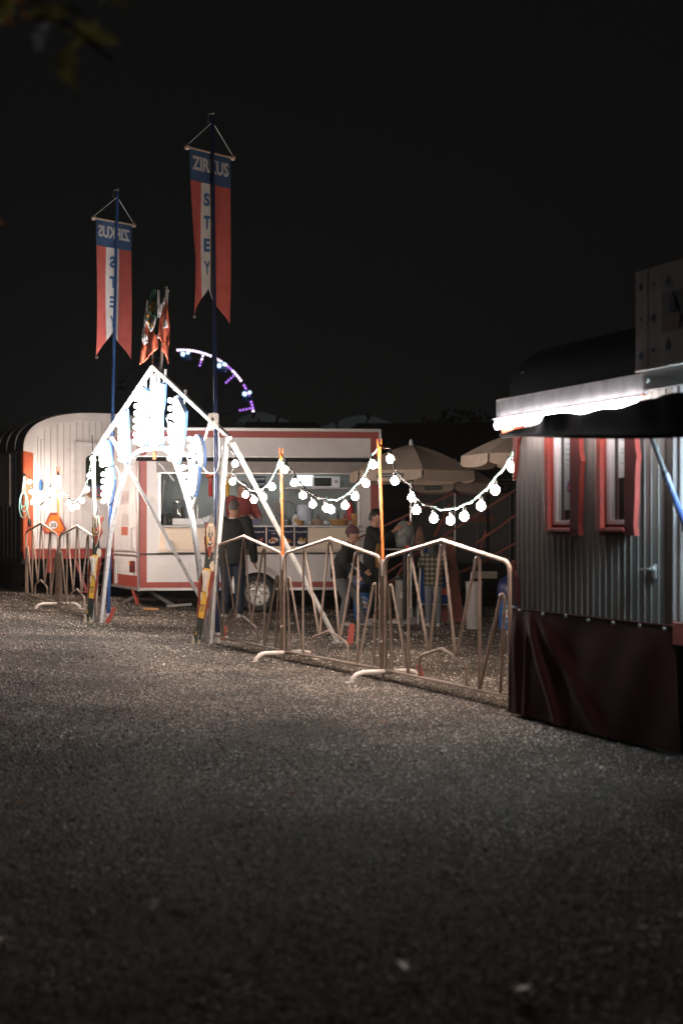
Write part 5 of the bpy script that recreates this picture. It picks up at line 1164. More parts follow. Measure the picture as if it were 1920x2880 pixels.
# ---------------------------------------------------------------- parasols
def parasol(label, x, y, zt, ze, r, rot, closed=False):
    g = gz(x, y); t = thing('parasol', label, 'parasol', (x, y, g), rot, 'beige parasols by the food trailer')
    m = MB(); m.cyl((0,0,.0),(0,0,zt-g),.019,n=10); m.obj('pole', M['alu'], t)
    m = MB(); m.lathe([(.002,0),(.24,0),(.24,.04),(.05,.07),(.03,.2),(.002,.2)], n=20); m.obj('base', M['bingrey'], t)
    m = MB(); m.lathe([(.03,0),(.03,.03),(.02,.07),(.002,.09)], (0,0,zt-g), 10); m.obj('finial', M['paper'], t)
    n = 6; hz = zt-ze; zt -= g; ze -= g
    for k in range(n):
        a0, a1 = 2*math.pi*k/n, 2*math.pi*(k+1)/n; m = MB()
        def cf(i, j):
            a = a0+(a1-a0)*i; ch = math.cos(math.pi/n)/math.cos(a-(a0+a1)/2); rr = r*j*ch
            sag = .055*math.sin(math.pi*i)*j*(1.2-j)
            return (rr*math.cos(a), rr*math.sin(a), zt-hz*(j**1.5)-sag)
        m.grid(cf, 10, 10)
        def vf(i, j):
            a = a0+(a1-a0)*(.015+.97*i); ch = math.cos(math.pi/n)/math.cos(a-(a0+a1)/2); rr = r*ch*(1+.012*j)
            edge = .14+.02*math.sin(math.pi*i)-.03*(abs(i-.5)*2)**8
            return (rr*math.cos(a), rr*math.sin(a), ze-edge*j+.002)
        m.grid(vf, 12, 3); m.obj('canopy_panel', M['canvas'], t, solid=.003)
        m = MB(); m.bar((0,0,zt-.05),(r*.96*math.cos(a0),r*.96*math.sin(a0),ze+.0),.012,.012); m.obj('rib', M['alu'], t)
        if k % 2 == 0:
            am = (a0+a1)/2; rr = r*math.cos(math.pi/n)*1.008+.006; ln = r*.42
            MM = T((rr*math.cos(am), rr*math.sin(am), ze-.075), rz=am+math.pi/2)
            q = MB(); q.prism([(-ln/2,-.03),(ln/2,-.03),(ln/2,.03),(-ln/2,.03)], .002, MM); lo = q.obj('valance_band', M['carvdark'], t)
            lettering('Schützengarten', MM @ T((0,-.0022,0)), M['paper'], lo, w=ln*.9, h=.035)
    m = MB(); m.lathe([(.03,0),(.03,.08)], (0,0,ze-.15), 10); m.obj('runner', M['blackp'], t); return t
parasol('open beige parasol over the standing table right of the food trailer', 1.02, 20.9, 2.60, 2.20, .97, R(-23))
parasol('beige parasol partly hidden behind the grey ticket wagon', 2.36, 18.4, 2.62, 2.31, .82, R(-10))
parasol('dim beige parasol farther back between the other two parasols', 1.95, 24.5, 2.5, 2.14, .80, R(-35))

# ---------------------------------------------------------------- standing table with bags
tb = thing('standing_table', 'round grey standing table beside the parasol pole holding two bags', 'table', (.92, 20.75, 0))
m = MB(); m.lathe([(.002,1.06),(.33,1.06),(.34,1.07),(.34,1.085),(.002,1.088)], n=32); m.obj('table_top', M['bingrey'], tb)
m = MB(); m.cyl((0,0,.03),(0,0,1.06),.03); m.obj('table_leg', M['blackp'], tb); m = MB(); m.lathe([(.002,0),(.26,0),(.25,.03),(.002,.05)], n=24); m.obj('table_foot', M['bingrey'], tb)
bp = thing('backpack', 'light grey backpack standing on the round table', 'backpack', (.90, 20.62, 1.09), R(10))
m = MB(); m.ball((0,0,.20), .2, 20, 14, (.68,.5,1.0)); m.ball((-.03,-.05,.12), .13, 16, 10, (.8,.7,.9)); m.ball((.0,0,.045), .14, 14, 8, (.85,.6,.35)); m.obj('bag_body', M['greybag'], bp)
m = MB(); m.ball((-.06,-.07,.17), .10, 14, 10, (.55,.45,1)); m.obj('front_pocket', mat('pale_grey_pocket', (.33,.32,.31), .7, var=.1, bump=.4), bp)
m = MB(); m.tube([(.08,0,.36),(.13,-.02,.30),(.14,-.03,.15),(.12,-.02,.03)], .014, 6); m.tube([(-.03,0,.385),(0,0,.43),(.03,0,.385)], .009, 6); m.obj('bag_strap', M['darktruck'], bp)
m = MB(); m.ball((.03,-.12,.02), .025, 8, 6, (1.4,.6,1)); m.obj('pink_tag', M['flagred'], bp)
pb_ = thing('patterned_bag', 'brown patterned cloth bag on the table right of the parasol pole', 'bag', (1.13, 20.66, 1.09))
m = MB(); m.lathe([(.002,0),(.085,0),(.09,.08),(.07,.18),(.035,.27),(.025,.31),(.002,.32)], n=14, sy=.7); m.obj('bag_body', mat('floral_cloth', (.20,.10,.07), .85, var=.9, scale=45, dirt=.6, dirtcol=(.3,.22,.16)), pb_)

# ---------------------------------------------------------------- bins and boards
def frisco_bin(label, x, y, r=.16):
    t = thing('waste_bin', label, 'waste bin', (x, y, gz(x)), 0, 'blue ice cream waste bins'); m = MB()
    m.lathe([(.002,0),(r*.82,0),(r*.95,.38),(r*.97,.40),(.002,.40)], n=24); m.obj('bin_body', M['binblue'], t)
    m = MB(); m.lathe([(r*.8,.40),(r*.8,.47)], n=20); m.obj('bin_gap', M['black'], t)
    m = MB(); m.lathe([(r,.465),(r*1.02,.50),(r*.98,.60),(r*.75,.68),(r*.35,.72),(.002,.725)], n=24); m.obj('bin_dome', M['bindome'], t)
    m = MB(); a_ = R(-95)
    def cyl_pt(x_, z_, o=0): a2 = a_+x_/(r*.9); rr = r*(.82+.13*z_/.38)+o; return Vector((rr*math.cos(a2), rr*math.sin(a2), z_))
    for k, (rx, rz_, o, mk) in enumerate(((.105,.12,.003,'paper'),(.095,.108,.005,'binblue'),(.085,.062,.007,'paper'))):
        q = MB(); N_ = 24; c_ = cyl_pt(0, .22, o); q.add([c_]+[cyl_pt(rx*math.cos(2*math.pi*i/N_), .22+rz_*math.sin(2*math.pi*i/N_), o) for i in range(N_)]+[cyl_pt(rx*.5*math.cos(2*math.pi*i/N_), .22+rz_*.5*math.sin(2*math.pi*i/N_), o) for i in range(N_)],
            [(0, N_+1+i, N_+1+(i+1)%N_) for i in range(N_)]+[(N_+1+i, 1+i, 1+(i+1)%N_, N_+1+(i+1)%N_) for i in range(N_)]); q.obj('logo_disc', M[mk], t)
    lettering('frisco', None, M['textred'], t, w=.15, h=.05, bold=.03, fn=lambda x_, z_: cyl_pt(x_, .22+z_, .010), sub=.03)
    lettering('NESTLÉ', None, M['paper'], t, w=.08, h=.02, bold=.02, fn=lambda x_, z_: cyl_pt(x_, .302+z_, .010), sub=.03)
    return t
frisco_bin('blue ice cream waste bin beside the ticket wagon corner', 2.28, 19.35, .165)
frisco_bin('blue ice cream waste bin half hidden behind the woman in black', .33, 21.7, .17)
def cbin(name, label, x, y, r, h, mk, lid):
    t = thing(name, label, 'bin', (x, y, gz(x))); m = MB(); m.lathe([(.002,0),(r*.92,0),(r,h),(.002,h)], n=24); m.obj('bin_body', M[mk], t)
    if lid: m = MB(); m.lathe([(r*1.06,h),(r*1.06,h+.03),(r*.7,h+.07),(.002,h+.08)], n=24); m.obj('bin_lid', M['blackp'], t); m = MB(); m.bb((-.05,-r-.003,h*.55),(.04,-r+.012,h*.72)); m.obj('bin_sticker', M['paper'], t)
    else: m = MB(); m.tube([(r*math.cos(a)*1.02,r*math.sin(a)*1.02,h) for a in [2*math.pi*i/20 for i in range(20)]], .008, 6, cyc=True, up=(0,0,1)); m.obj('bin_rim', M[mk], t)
    return t
cbin('grey_bin', 'grey round bin with black lid under the standing table', .93, 21.35, .125, .60, 'bingrey', True)
cbin('metal_bin', 'tall pale grey cylindrical bin without lid right of the child', 1.81, 19.45, .115, .64, 'bingrey', False)
ab = thing('poster_stand', 'folding poster stand with glossy dark blue sheets behind the child', 'sign', (1.33, 20.6, 0))
for s_ in (-1, 1):
    m = MB(); m.tube([(-.24,s_*.28,0),(-.17,0,1.15),(.17,0,1.15),(.24,s_*.28,0)], .009, 6); m.cyl((-.21,s_*.2,.28),(.21,s_*.2,.28),.008); m.obj('stand_frame', M['alu'], ab)
    m = MB(); m.add([(-.21,s_*.195,.3),(.21,s_*.195,.3),(.16,s_*.015,1.12),(-.16,s_*.015,1.12)], [(0,1,2,3)]); m.obj('poster_sheet', mat('glossy_blue', (.02,.05,.16), .08, var=.7, scale=6), ab, solid=.004)
m = MB(); m.add([(.02,-.19,.42),(.19,-.19,.42),(.18,-.165,.52),(.05,-.165,.50)], [(0,1,2,3)]); m.obj('orange_print', M['orange'], ab, solid=.003)
cu = thing('dark_folding_board', 'tall dark brown folded board standing right of the poster stand', 'board', (1.62, 20.9, 0)); m = MB(); m.prism([(-.22,0),(.18,0),(.02,1.25),(-.08,1.25)], .05, T((0,0,0))); m.obj('board_leaf', M['rust'], cu); m = MB(); m.prism([(-.2,0),(.2,0),(.03,1.24),(-.07,1.24)], .03, T((0,.35,0))); m.obj('board_leaf', M['darktruck'], cu)

# ---------------------------------------------------------------- background vehicle, rails, far things
lv = thing('parked_circus_lorry', 'dim pale circus lorry with dark band standing behind the parasols', 'lorry', (.9, 26.2, 0), R(-3))
m = MB(); m.bb((.35,0,.75),(5.2,2.4,2.3)); m.obj('lorry_box', M['darktruck'], lv, bevel=.02)
for k in range(8): m = MB(); m.bb((.4+k*.6,-.02,.78),(.96+k*.6,-.001,2.0)); m.obj('side_panel', mat('side_panel_grey', (.075,.07,.066), .6) if k == 0 else bpy.data.materials['side_panel_grey'], lv)
for x in (1.76, 2.2, 2.5): m = MB(); m.bb((x,-.05,.75),(x+.05,-.021,2.3)); m.obj('panel_post', M['black'], lv)
m = MB(); m.bb((.38,-.03,2.03),(5.1,-.002,2.27)); m.obj('name_band', M['black'], lv); lettering('CIRCUS STEY', T((1.6,-.032,2.15)), mat('dim_green', (.05,.07,.03), .6, var=0), lv, w=2.0, h=.15, bold=.02)
m = MB(); m.bb((.38,-.035,2.0),(5.1,-.003,2.028)); m.obj('red_line', M['rust'], lv)
m = MB(); m.bb((1.35,-.03,1.5),(1.9,-.021,1.62)); m.obj('small_red_sign', M['rust'], lv)
m = MB(); m.bb((.3,.1,.3),(5.2,2.3,.74)); m.obj('lorry_frame', M['black'], lv)
for x in (.9, 4.2):
    m = MB(); m.lathe([(.1,-.12),(.42,-.12),(.45,0),(.42,.12),(.1,.12)], (x,.2,.45), 24, M=Matrix.Rotation(R(90),3,'X')); m.obj('wheel', M['dark'], lv)
for x in (1.62,1.78): m = MB(); m.cyl((x,-.04,1.0),(x,-.021,1.0),.05); m.obj('round_lamp', M['black'], lv)
np_ = thing('trailer_drawbar_frame', 'rusty red lattice of steel struts standing behind the standing table', 'steel frame', (2.0, 22.2, 0))
for a_, b_, w_ in (((-1.8,.2,.35),(1.2,0,2.30),.05), ((-.55,0,1.25),(-.30,.1,1.75),.05), ((.02,0,.55),(.25,0,1.35),.05), ((.1,0,1.15),(1.3,0,2.0),.06), ((-.9,0,.35),(.4,0,.95),.04), ((-1.5,.0,.0),(-1.0,.1,.85),.05), ((-1.35,.0,.5),(-.85,.1,.75),.06), ((-.1,0,.7),(.9,0,1.25),.04), ((-1.9,.3,1.15),(-.2,.3,1.95),.03)):
    m = MB(); m.bar(a_, b_, w_, .03); m.obj('strut', M['rust'], np_)
m = MB(); m.bb((-.0,-.06,.60),(.42,-.045,.71)); plo = m.obj('number_plate', mat('plate_dim', (.30,.26,.20), .5), np_)
lettering('TG· 124', T((.21,-.0465,.655)), M['ink'], plo, w=.36, h=.07, bold=.03)
# extension cable hanging near the bin
# far tents, hall, trees, ferris wheel
M['tent'] = mat('far_tent_glow_cloth', (.3,.32,.33), .9, var=.15, scale=.3, emit=((.80,.95,1.0), .016)); M['tentdark'] = mat('far_roof', (.012,.012,.013), .8, var=.2)  # faint glow put into the tent cloth so it shows, no lamp inside
def far_tent(label, x0, x1, y, zt, zb, xa):
    t = thing('far_tent', label, 'tent', ((x0+x1)/2, y, 0)); c_ = (x0+x1)/2; m = MB()
    def f(i, j):
        x = x0+(x1-x0)*i; u = (x-xa)/max(x1-xa, xa-x0); pk = zb+(zt-zb)*max(0, 1-abs(u)**1.5*1.15); return (x-c_, 8*j, pk*(1-.0*j)-(j-.5)**2*2*(zt-zb)*.8)
    m.grid(f, 26, 10); m.obj('tent_roof', M['tent'], t, solid=.05)
    m = MB(); m.bb((x0-c_,.3,0),(x1-c_,7.6,zb-.6)); m.obj('tent_wall', M['tentdark'], t); 
    for i in (.2,.5,.8):
        m = MB(); m.tube([Vector(f(i, k/10))+Vector((0,0,.05)) for k in range(11)], .12, 5); m.obj('tent_seam', M['tentdark'], t)
    return t
q_ = 95/4000
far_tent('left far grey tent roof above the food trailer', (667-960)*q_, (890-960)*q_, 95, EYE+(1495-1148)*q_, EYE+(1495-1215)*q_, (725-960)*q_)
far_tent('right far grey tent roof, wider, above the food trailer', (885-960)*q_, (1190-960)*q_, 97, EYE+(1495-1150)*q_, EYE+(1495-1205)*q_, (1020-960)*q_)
t = thing('far_lamp', 'tiny dim orange far lamp below the right tent roof', 'lamp', P(1019,1195,90)); m = MB(); m.ball((0,0,0), .18, 10, 6, (2.2,.5,.5)); m.obj('lamp_glow', emat('far_orange', (1,.25,.05), .5), t); m = MB(); m.cyl((0,.2,-.1),(0,.2,-EYE-(1495-1195)*90/4000),.05); m.obj('lamp_post', M['black'], t)
def shed(label, x0, x1, y, h, d=6):
    t = thing('far_building', label, 'building', ((x0+x1)/2, y, 0)); w = (x1-x0)/2
    m = MB(); m.bb((-w,0,0),(w,d,h*.86)); m.obj('wall', M['tentdark'], t); m = MB(); m.prism([(-w-.2,h*.86),(w+.2,h*.86),(w*.8,h),(-w*.8,h)], d, T((0,d/2,0))); m.obj('roof', M['tentdark'], t)
    for k in range(3): m = MB(); m.bb((-w*.6+k*w*.5,-.03,h*.4),(-w*.6+k*w*.5+w*.25,-.01,h*.65)); m.obj('window', M['darkglass'], t)
    return t
shed('low dark shed roof directly behind the food trailer', (668-960)*.0105, (915-960)*.0105, 42, 1.33+(1495-1187)*.0105)
shed('long dark hall behind the parasols and the lorry', (940-960)*.0125, (1600-960)*.0125, 50, 1.33+(1495-1190)*.0125)
def tree(label, x, y, h, r, seed, g='dark trees beyond the fairground'):
    t = thing('dark_tree', label, 'tree', (x, y, gz(x)), 0, g); rr = random.Random(seed); m = MB()
    m.tube([(0,0,0),(.1,0,h*.3),(.0,.1,h*.7)], [r*.12,r*.08,r*.03], 8)
    for k in range(7): a = rr.uniform(0,6.28); z = h*rr.uniform(.3,.6); m.tube([(0,0,z),(math.cos(a)*r*.7,math.sin(a)*r*.7,z+h*.22)], [r*.04,r*.01], 5)
    m.obj('trunk', M['leafdarkbark'], t)
    m = MB(); n = 1500
    for k in range(n):
        while True:
            p = Vector((rr.uniform(-1,1),rr.uniform(-1,1),rr.uniform(-1,1)))
            if p.length < 1: break
        s = rr.uniform(.15,.32)*r*.25; c_ = Vector((p.x*r, p.y*r, h*.62+p.z*h*.36)); a = Vector((rr.gauss(0,1),rr.gauss(0,1),rr.gauss(0,1))).normalized(); b = a.orthogonal().normalized()*s; c2_ = a.cross(b)
        m.add([c_-b, c_+c2_*.6, c_+b, c_-c2_*.6], [(0,1,2,3)])
    m.obj('crown', M['leafdark'], t, smooth=False); return t
M['leafdark'] = mat('night_foliage', (.004,.005,.003), .8, var=.3); M['leafdarkbark'] = mat('night_bark', (.02,.017,.014), .9)
tree('dark tree far right beyond the hall', 11, 62, 9.5, 4, 5)
tree('dark tree beyond the hall, right of centre', 5.5, 66, 7.2, 3, 6)
# ferris wheel
FD = 200; FK = FD/4000
fwheel = thing('ferris_wheel', 'far ferris wheel with purple and white rim lights', 'ferris wheel', ((512-960)*FK, FD, 0)); FR = 203*FK; FZ = EYE+(1495-1188)*FK
M['fpurple'] = emat('wheel_purple', (.50,.20,.95), 2.2); M['fwhite'] = emat('wheel_lilac', (.86,.70,1), 4); M['fblue'] = emat('wheel_ice_blue', (.50,.74,1), 3)
m = MB(); m.tube([(FR*math.cos(a),0,FZ+FR*math.sin(a)) for a in [2*math.pi*i/72 for i in range(72)]], .12, 6, cyc=True, up=(0,1,0)); m.tube([(FR*.9*math.cos(a),0,FZ+FR*.9*math.sin(a)) for a in [2*math.pi*i/72 for i in range(72)]], .08, 6, cyc=True, up=(0,1,0))
m.obj('rim_ring', M['tentdark'], fwheel)
for k in range(12):
    a = R(90-17.7-30.4*k); m = MB(); m.cyl((0,0,FZ),(FR*math.cos(a),0,FZ+FR*math.sin(a)),.08,n=6); sp_ = m.obj('spoke', M['tentdark'], fwheel)
    m = MB()
    for j in range(4): f = .96-.045*j; m.ball((FR*f*math.cos(a),-.3,FZ+FR*f*math.sin(a)), .13, 8, 5, mi=0 if j < 2 else 1)
    if k in (0,1,2): m.obj('spoke_lamps', [M['fwhite'] if k == 0 else M['fpurple'], M['fpurple']], sp_)
    a2 = a+R(15.2); m = MB(); cx_, cz_ = FR*1.0*math.cos(a2), FZ+FR*1.0*math.sin(a2)-1.0; lit = cx_ > -.9 and cz_ > FZ-1.5
    m.lathe([(.3,-.6),(.8,-.5),(.9,0),(.8,.1)], (cx_,0,cz_), 12); m.lathe([(.9,.7),(.1,1.1)], (cx_,0,cz_), 12); gd = m.obj('gondola', mat('gondola_paint', (.1,.2,.35), .4) if k == 0 else bpy.data.materials['gondola_paint'], fwheel)
    m = MB(); m.ball((cx_-.2,-1,cz_+.35), .30, 8, 5); m.ball((cx_+.5,-1,cz_+.55), .24, 8, 5)
    if lit: m.obj('gondola_lamp', M['fblue'], gd)
rr = random.Random(11); mats_ = [M['fwhite'], M['fpurple']]
m = MB()
for k in range(150):
    a = R(93-k*360/150); f = (a*180/math.pi) % 30.4
    if math.degrees(a) % 360 > 94: continue
    seg = (k*360/150) % 30.4
    if seg > 27.5: continue
    m.ball((FR*math.cos(a),-.3,FZ+FR*math.sin(a)), .15, 8, 5, mi=0 if (k < 18 or (k//5) % 3 == 1) else 1)
rl_ = m.obj('rim_lamps', mats_, fwheel); rl_['kind'] = 'stuff'
m = MB(); m.bar((0,.5,FZ),(-4,.5,0),.4,.4); m.bar((0,.5,FZ),(4,.5,0),.4,.4); m.obj('support', M['tentdark'], fwheel)

# ---------------------------------------------------------------- overhanging autumn branch, near the camera
br = thing('overhanging_branch', 'blurred dark autumn branch hanging into the top left corner', 'branch', (-.9, 3.4, 2.75)); m = MB()
m.tube([(-.6,0,.25),(-.2,.05,.05),(.1,0,-.1),(.35,.05,-.28)], [.016,.012,.008,.004], 8); m.tube([(-.2,.05,.05),(-.15,0,-.3),(-.05,0,-.62)], [.009,.006,.003], 6); m.tube([(.1,0,-.1),(.35,0,.0),(.55,0,.02)], [.007,.004,.002], 6); m.tube([(-.3,.05,.1),(-.12,.3,.15)], [.009,.004], 6); m.obj('twig', M['leafdarkbark'], br)
rb = random.Random(8); lm = [leaf_mesh(.07, rb).obj('leaf', M[k], smooth=False).data for k in ('leaforange','leafgreen','leafgrey','leafgreen')]
for o in [o for o in C.objects if o.name.startswith('leaf') and o.parent is None and o.type == 'MESH' and 'label' not in o]: bpy.data.objects.remove(o)
for k in range(110):
    sg_ = rb.choice(((-.6,.25,.1,-.1),(-.2,.05,-.05,-.62),(.1,-.1,.5,.02),(-.1,.0,.3,-.25),(-.55,.1,-.2,-.15))); f = rb.random()
    o = inst('leaf', rb.choice(lm), br, (sg_[0]+(sg_[2]-sg_[0])*f+rb.gauss(0,.05), rb.gauss(0,.1), sg_[1]+(sg_[3]-sg_[1])*f+rb.gauss(0,.05)), (rb.uniform(0,6),rb.uniform(0,6),rb.uniform(0,6)), rb.uniform(.7,1.2))
# ---------------------------------------------------------------- people
def fuse(m, name, mt, parent, voxel=.012, smooth=3):
    o = m.obj(name, mt, None, smooth=False); r = o.modifiers.new('r', 'REMESH'); r.mode = 'VOXEL'; r.voxel_size = voxel; r.use_smooth_shade = True
    if smooth: s = o.modifiers.new('s', 'SMOOTH'); s.iterations = smooth; s.factor = .5
    dg = bpy.context.evaluated_depsgraph_get(); dg.update(); me = bpy.data.meshes.new_from_object(o.evaluated_get(dg)); nm = o.name
    bpy.data.objects.remove(o); q = bpy.data.objects.new(name, me); C.objects.link(q); q.parent = parent
    for p in me.polygons: p.use_smooth = True
    return q
def limb(m, pts, rs, n=12):
    for i in range(len(pts)-1): m.tube([pts[i], pts[i+1]], [rs[i], rs[i+1]], n)
    for p, r in zip(pts, rs): m.ball(p, r, n, 8)
def loft(m, rings, n=20):
    """rings: (centre, rx forward, ry sideways)"""
    vs = []
    for c, rx, ry in rings:
        for k in range(n): a = 2*math.pi*k/n; vs.append(Vector(c)+Vector((rx*math.cos(a), ry*math.sin(a), 0)))
    N = len(rings); m.add(vs, [(i*n+k, i*n+(k+1)%n, (i+1)*n+(k+1)%n, (i+1)*n+k) for i in range(N-1) for k in range(n)]+[tuple(range(n))[::-1], tuple((N-1)*n+k for k in range(n))])
def hand(m, w, d, side, s=1, curl=.6, up=(0,0,1)):
    """wrist w, direction d of the hand, side vector across the knuckles"""
    w = Vector(w); d = Vector(d).normalized(); sd = Vector(side).normalized(); nn = d.cross(sd).normalized()
    Mx = Matrix((d, sd, nn)).transposed()
    m.ball(w+d*.045*s, .05*s, 12, 8, (1,.8,.42), Mx)
    for k, ln in enumerate((.066,.075,.070,.055)):
        b = w+d*.082*s+sd*(.030-.020*k)*s; d1 = (d+nn*.35*curl).normalized(); d2 = (d+nn*1.3*curl).normalized()
        limb(m, [b, b+d1*ln*.5*s, b+d1*ln*.5*s+d2*ln*.55*s], [.0095*s,.009*s,.0075*s], 8)
    b = w+d*.03*s+sd*.032*s; limb(m, [b, b+(d*.6+sd*.7+nn*.3).normalized()*.035*s, b+(d*.9+sd*.5+nn*.6).normalized()*.065*s], [.012*s,.0105*s,.009*s], 8)
def person(label, loc, rz, H, J, look, outfit, wide=1.0, skin='skin', curl=.6):
    t = thing('person', label, 'person', tuple(loc), rz)
    g = lambda k, d: Vector(J.get(k, d))*H
    pel = g('pelvis', (0,0,.52)); wa = g('waist', (.0,0,.61)); ch = g('chest', (.0,0,.74)); nk = g('neck', (.0,0,.83)); hd = g('head', (.02,0,.925))
    S = {}; 
    for s, nme in ((1,'L'),(-1,'R')):
        S[nme] = dict(sh=g('sh'+nme, (0,s*.112,.805)), el=g('el'+nme, (-.02,s*.14,.63)), wr=g('wr'+nme, (.03,s*.15,.49)),
                      hp=g('hp'+nme, (0,s*.052,.50)), kn=g('kn'+nme, (.01,s*.055,.28)), an=g('an'+nme, (-.01,s*.055,.045)), ft=Vector(J.get('ft'+nme, (1,s*.15,0))).normalized())
    yaw, pitch = look; HM = (Matrix.Rotation(yaw,3,'Z') @ Matrix.Rotation(pitch,3,'Y')); hs_ = H/1.7
    def hp_(v): return hd+HM @ (Vector(v)*hs_)
    m = MB(); m.ball(hd, .1*hs_, 20, 14, (.98,.78,1.14), HM); m.ball(hp_((.03,0,-.065)), .062*hs_, 16, 10, (1,.85,.85), HM)
    m.ball(hp_((.100,0,-.018)), .016*hs_, 8, 6, (1,.8,1.3), HM); m.tube([hp_((.085,0,.03)), hp_((.108,0,-.02))], [.008*hs_,.012*hs_], 8)
    for s in (1,-1):
        m.ball(hp_((-.005,s*.078,-.01)), .026*hs_, 8, 6, (.55,.3,1.1), HM); m.ball(hp_((.075,s*.032,.035)), .02*hs_, 8, 5, (.6,1,.5), HM); m.ball(hp_((.065,s*.04,-.03)), .026*hs_, 8, 6, (.8,.8,.8), HM)
    m.ball(hp_((.083,0,-.055)), .017*hs_, 8, 6, (.6,1.3,.45), HM); m.ball(hp_((.078,0,-.092)), .02*hs_, 8, 6, (.8,.9,.7), HM)
    limb(m, [nk-Vector((0,0,.02)), hd-Vector((0,0,.07*hs_))], [.062*hs_*wide**.5,.055*hs_*wide**.5])
    loft(m, [(pel, .075*hs_, .12*hs_),(wa,.075*hs_,.12*hs_),(ch,.085*hs_,.14*hs_),(nk,.04*hs_,.07*hs_)])
    for q in S.values():
        limb(m, [q['sh'],q['el'],q['wr']], [.048*hs_,.038*hs_,.025*hs_]); limb(m, [q['hp'],q['kn'],q['an']], [.08*hs_,.052*hs_,.035*hs_])
        d = (q['wr']-q['el']).normalized(); sd = Vector((1,0,0)) if abs(d.x) < .8 else Vector((0,0,1)); sd = (sd-d*sd.dot(d)).normalized()
        hand(m, q['wr'], d, sd, hs_, curl); limb(m, [q['an'], q['an']+q['ft']*.09*hs_-Vector((0,0,.025*hs_))], [.035*hs_,.03*hs_])
    fuse(m, 'body', M[skin], t, .0075*max(hs_, .8), 2)
    # face: eyes, brows, lips
    for s in (1,-1):
        q = MB(); q.ball(hp_((.086,s*.032,.012)), .011*hs_, 10, 6, (.6,1.2,.7), HM); q.obj('eye', M['hairdark'], t); q = MB(); q.ball(hp_((.088,s*.034,.036)), .014*hs_, 8, 5, (.4,1.3,.25), HM); q.obj('eyebrow', M['hairdark'], t)
    q = MB(); q.ball(hp_((.092,0,-.057)), .014*hs_, 10, 6, (.5,1.5,.4), HM); q.obj('lips', mat('lips', (.30,.09,.07), .5) if 'lips' not in bpy.data.materials else bpy.data.materials['lips'], t)
    return t, S, dict(pel=pel, wa=wa, ch=ch, nk=nk, hd=hd, HM=HM, hs=hs_, hp=hp_)
def hair(t, B, mk, cut=.35, back=1.0, thick=1.10, bun=None, long=0):
    m = MB(); HM, hd, hs_ = B['HM'], B['hd'], B['hs']
    n, k_ = 28, 18; vs = []; 
    for i in range(k_+1):
        th = math.pi*i/k_
        for j in range(n):
            a = 2*math.pi*j/n; p = Vector((math.sin(th)*math.cos(a), math.sin(th)*math.sin(a), math.cos(th)))
            front = p.x > .05 and p.z < cut; low = p.z < -.45*back
            f = thick+.02*math.sin(a*9)*math.sin(th*7)
            if front or low or (abs(p.y) > .7 and p.z < .02 and p.x > -.35): f = .86
            vs.append(hd+HM @ Vector((p.x*.098*hs_*f, p.y*.078*hs_*f, p.z*.114*hs_*f)))
    m.add(vs, [(i*n+j, i*n+(j+1)%n, (i+1)*n+(j+1)%n, (i+1)*n+j) for i in range(k_) for j in range(n)])
    if bun: m.ball(B['hp'](bun), .042*hs_, 12, 8, (1,.9,.8))
    if long:
        for s in range(9):
            a = R(100+20*s); b = B['hp']((.075*math.cos(a),.075*math.sin(a),0)); limb(m, [b, b+Vector((-.02,0,-long*.5)), b+Vector((-.03+.01*math.sin(s*3),0,-long+.04*math.sin(s*2)))], [.034*hs_,.034*hs_,.016*hs_], 8)
    m.obj('hair', M[mk], t)
def trousers(t, S, B, mk, k=1.0, hem=.9, extra=0):
    m = MB(); h = B['hs']
    loft(m, [(B['pel']-Vector((0,0,.07*h)), .10*h*k, .145*h*k),(B['pel'], .112*h*k, .155*h*k),(B['pel']+Vector((0,0,.09*h)), .10*h*k, .145*h*k)])
    for q in S.values():
        e = q['kn'].lerp(q['an'], hem); mid = q['kn'].lerp(q['an'], .5)
        limb(m, [q['hp'],q['hp'].lerp(q['kn'],.5),q['kn'],mid,e], [.095*h*k,.085*h*k,.068*h*k,.062*h*k,(.055+extra)*h*k])
        if extra:
            for j in range(3): m.ball(mid.lerp(e, .5+.25*j)+Vector((.006*(-1)**j,0,0)), (.06+.004*j)*h*k, 10, 6, (1,1,.45))
    fuse(m, 'trousers', M[mk], t, .014, 2)
def jacket(t, S, B, mk, k=1.0, length=-.10, sl=1.0, name='jacket', belly=0, hemw=1.0):
    m = MB(); h = B['hs']; pel, wa, ch, nk = B['pel'], B['wa'], B['ch'], B['nk']; bo = Vector((belly,0,0))
    loft(m, [(pel+Vector((0,0,length*h)), .115*h*k*hemw, .165*h*k*hemw),(pel, .125*h*k, .168*h*k),(wa+bo, .13*h*k, .165*h*k),(ch, .125*h*k, .175*h*k),(nk-Vector((0,0,.05*h)), .09*h*k, .145*h*k),(nk+Vector((0,0,.005)), .06*h, .07*h)])
    for q in S.values():
        e = q['el'].lerp(q['wr'], sl); limb(m, [nk.lerp(q['sh'], .75), q['sh'], q['el'], e], [.06*h*k,.073*h*k,.058*h*k,.047*h*k])
        for j in range(3): m.ball(q['el'].lerp(e, .15*j)+Vector((0,0,.0)), (.06-.002*j)*h*k, 10, 6)
    fuse(m, name, M[mk], t, .013, 3)
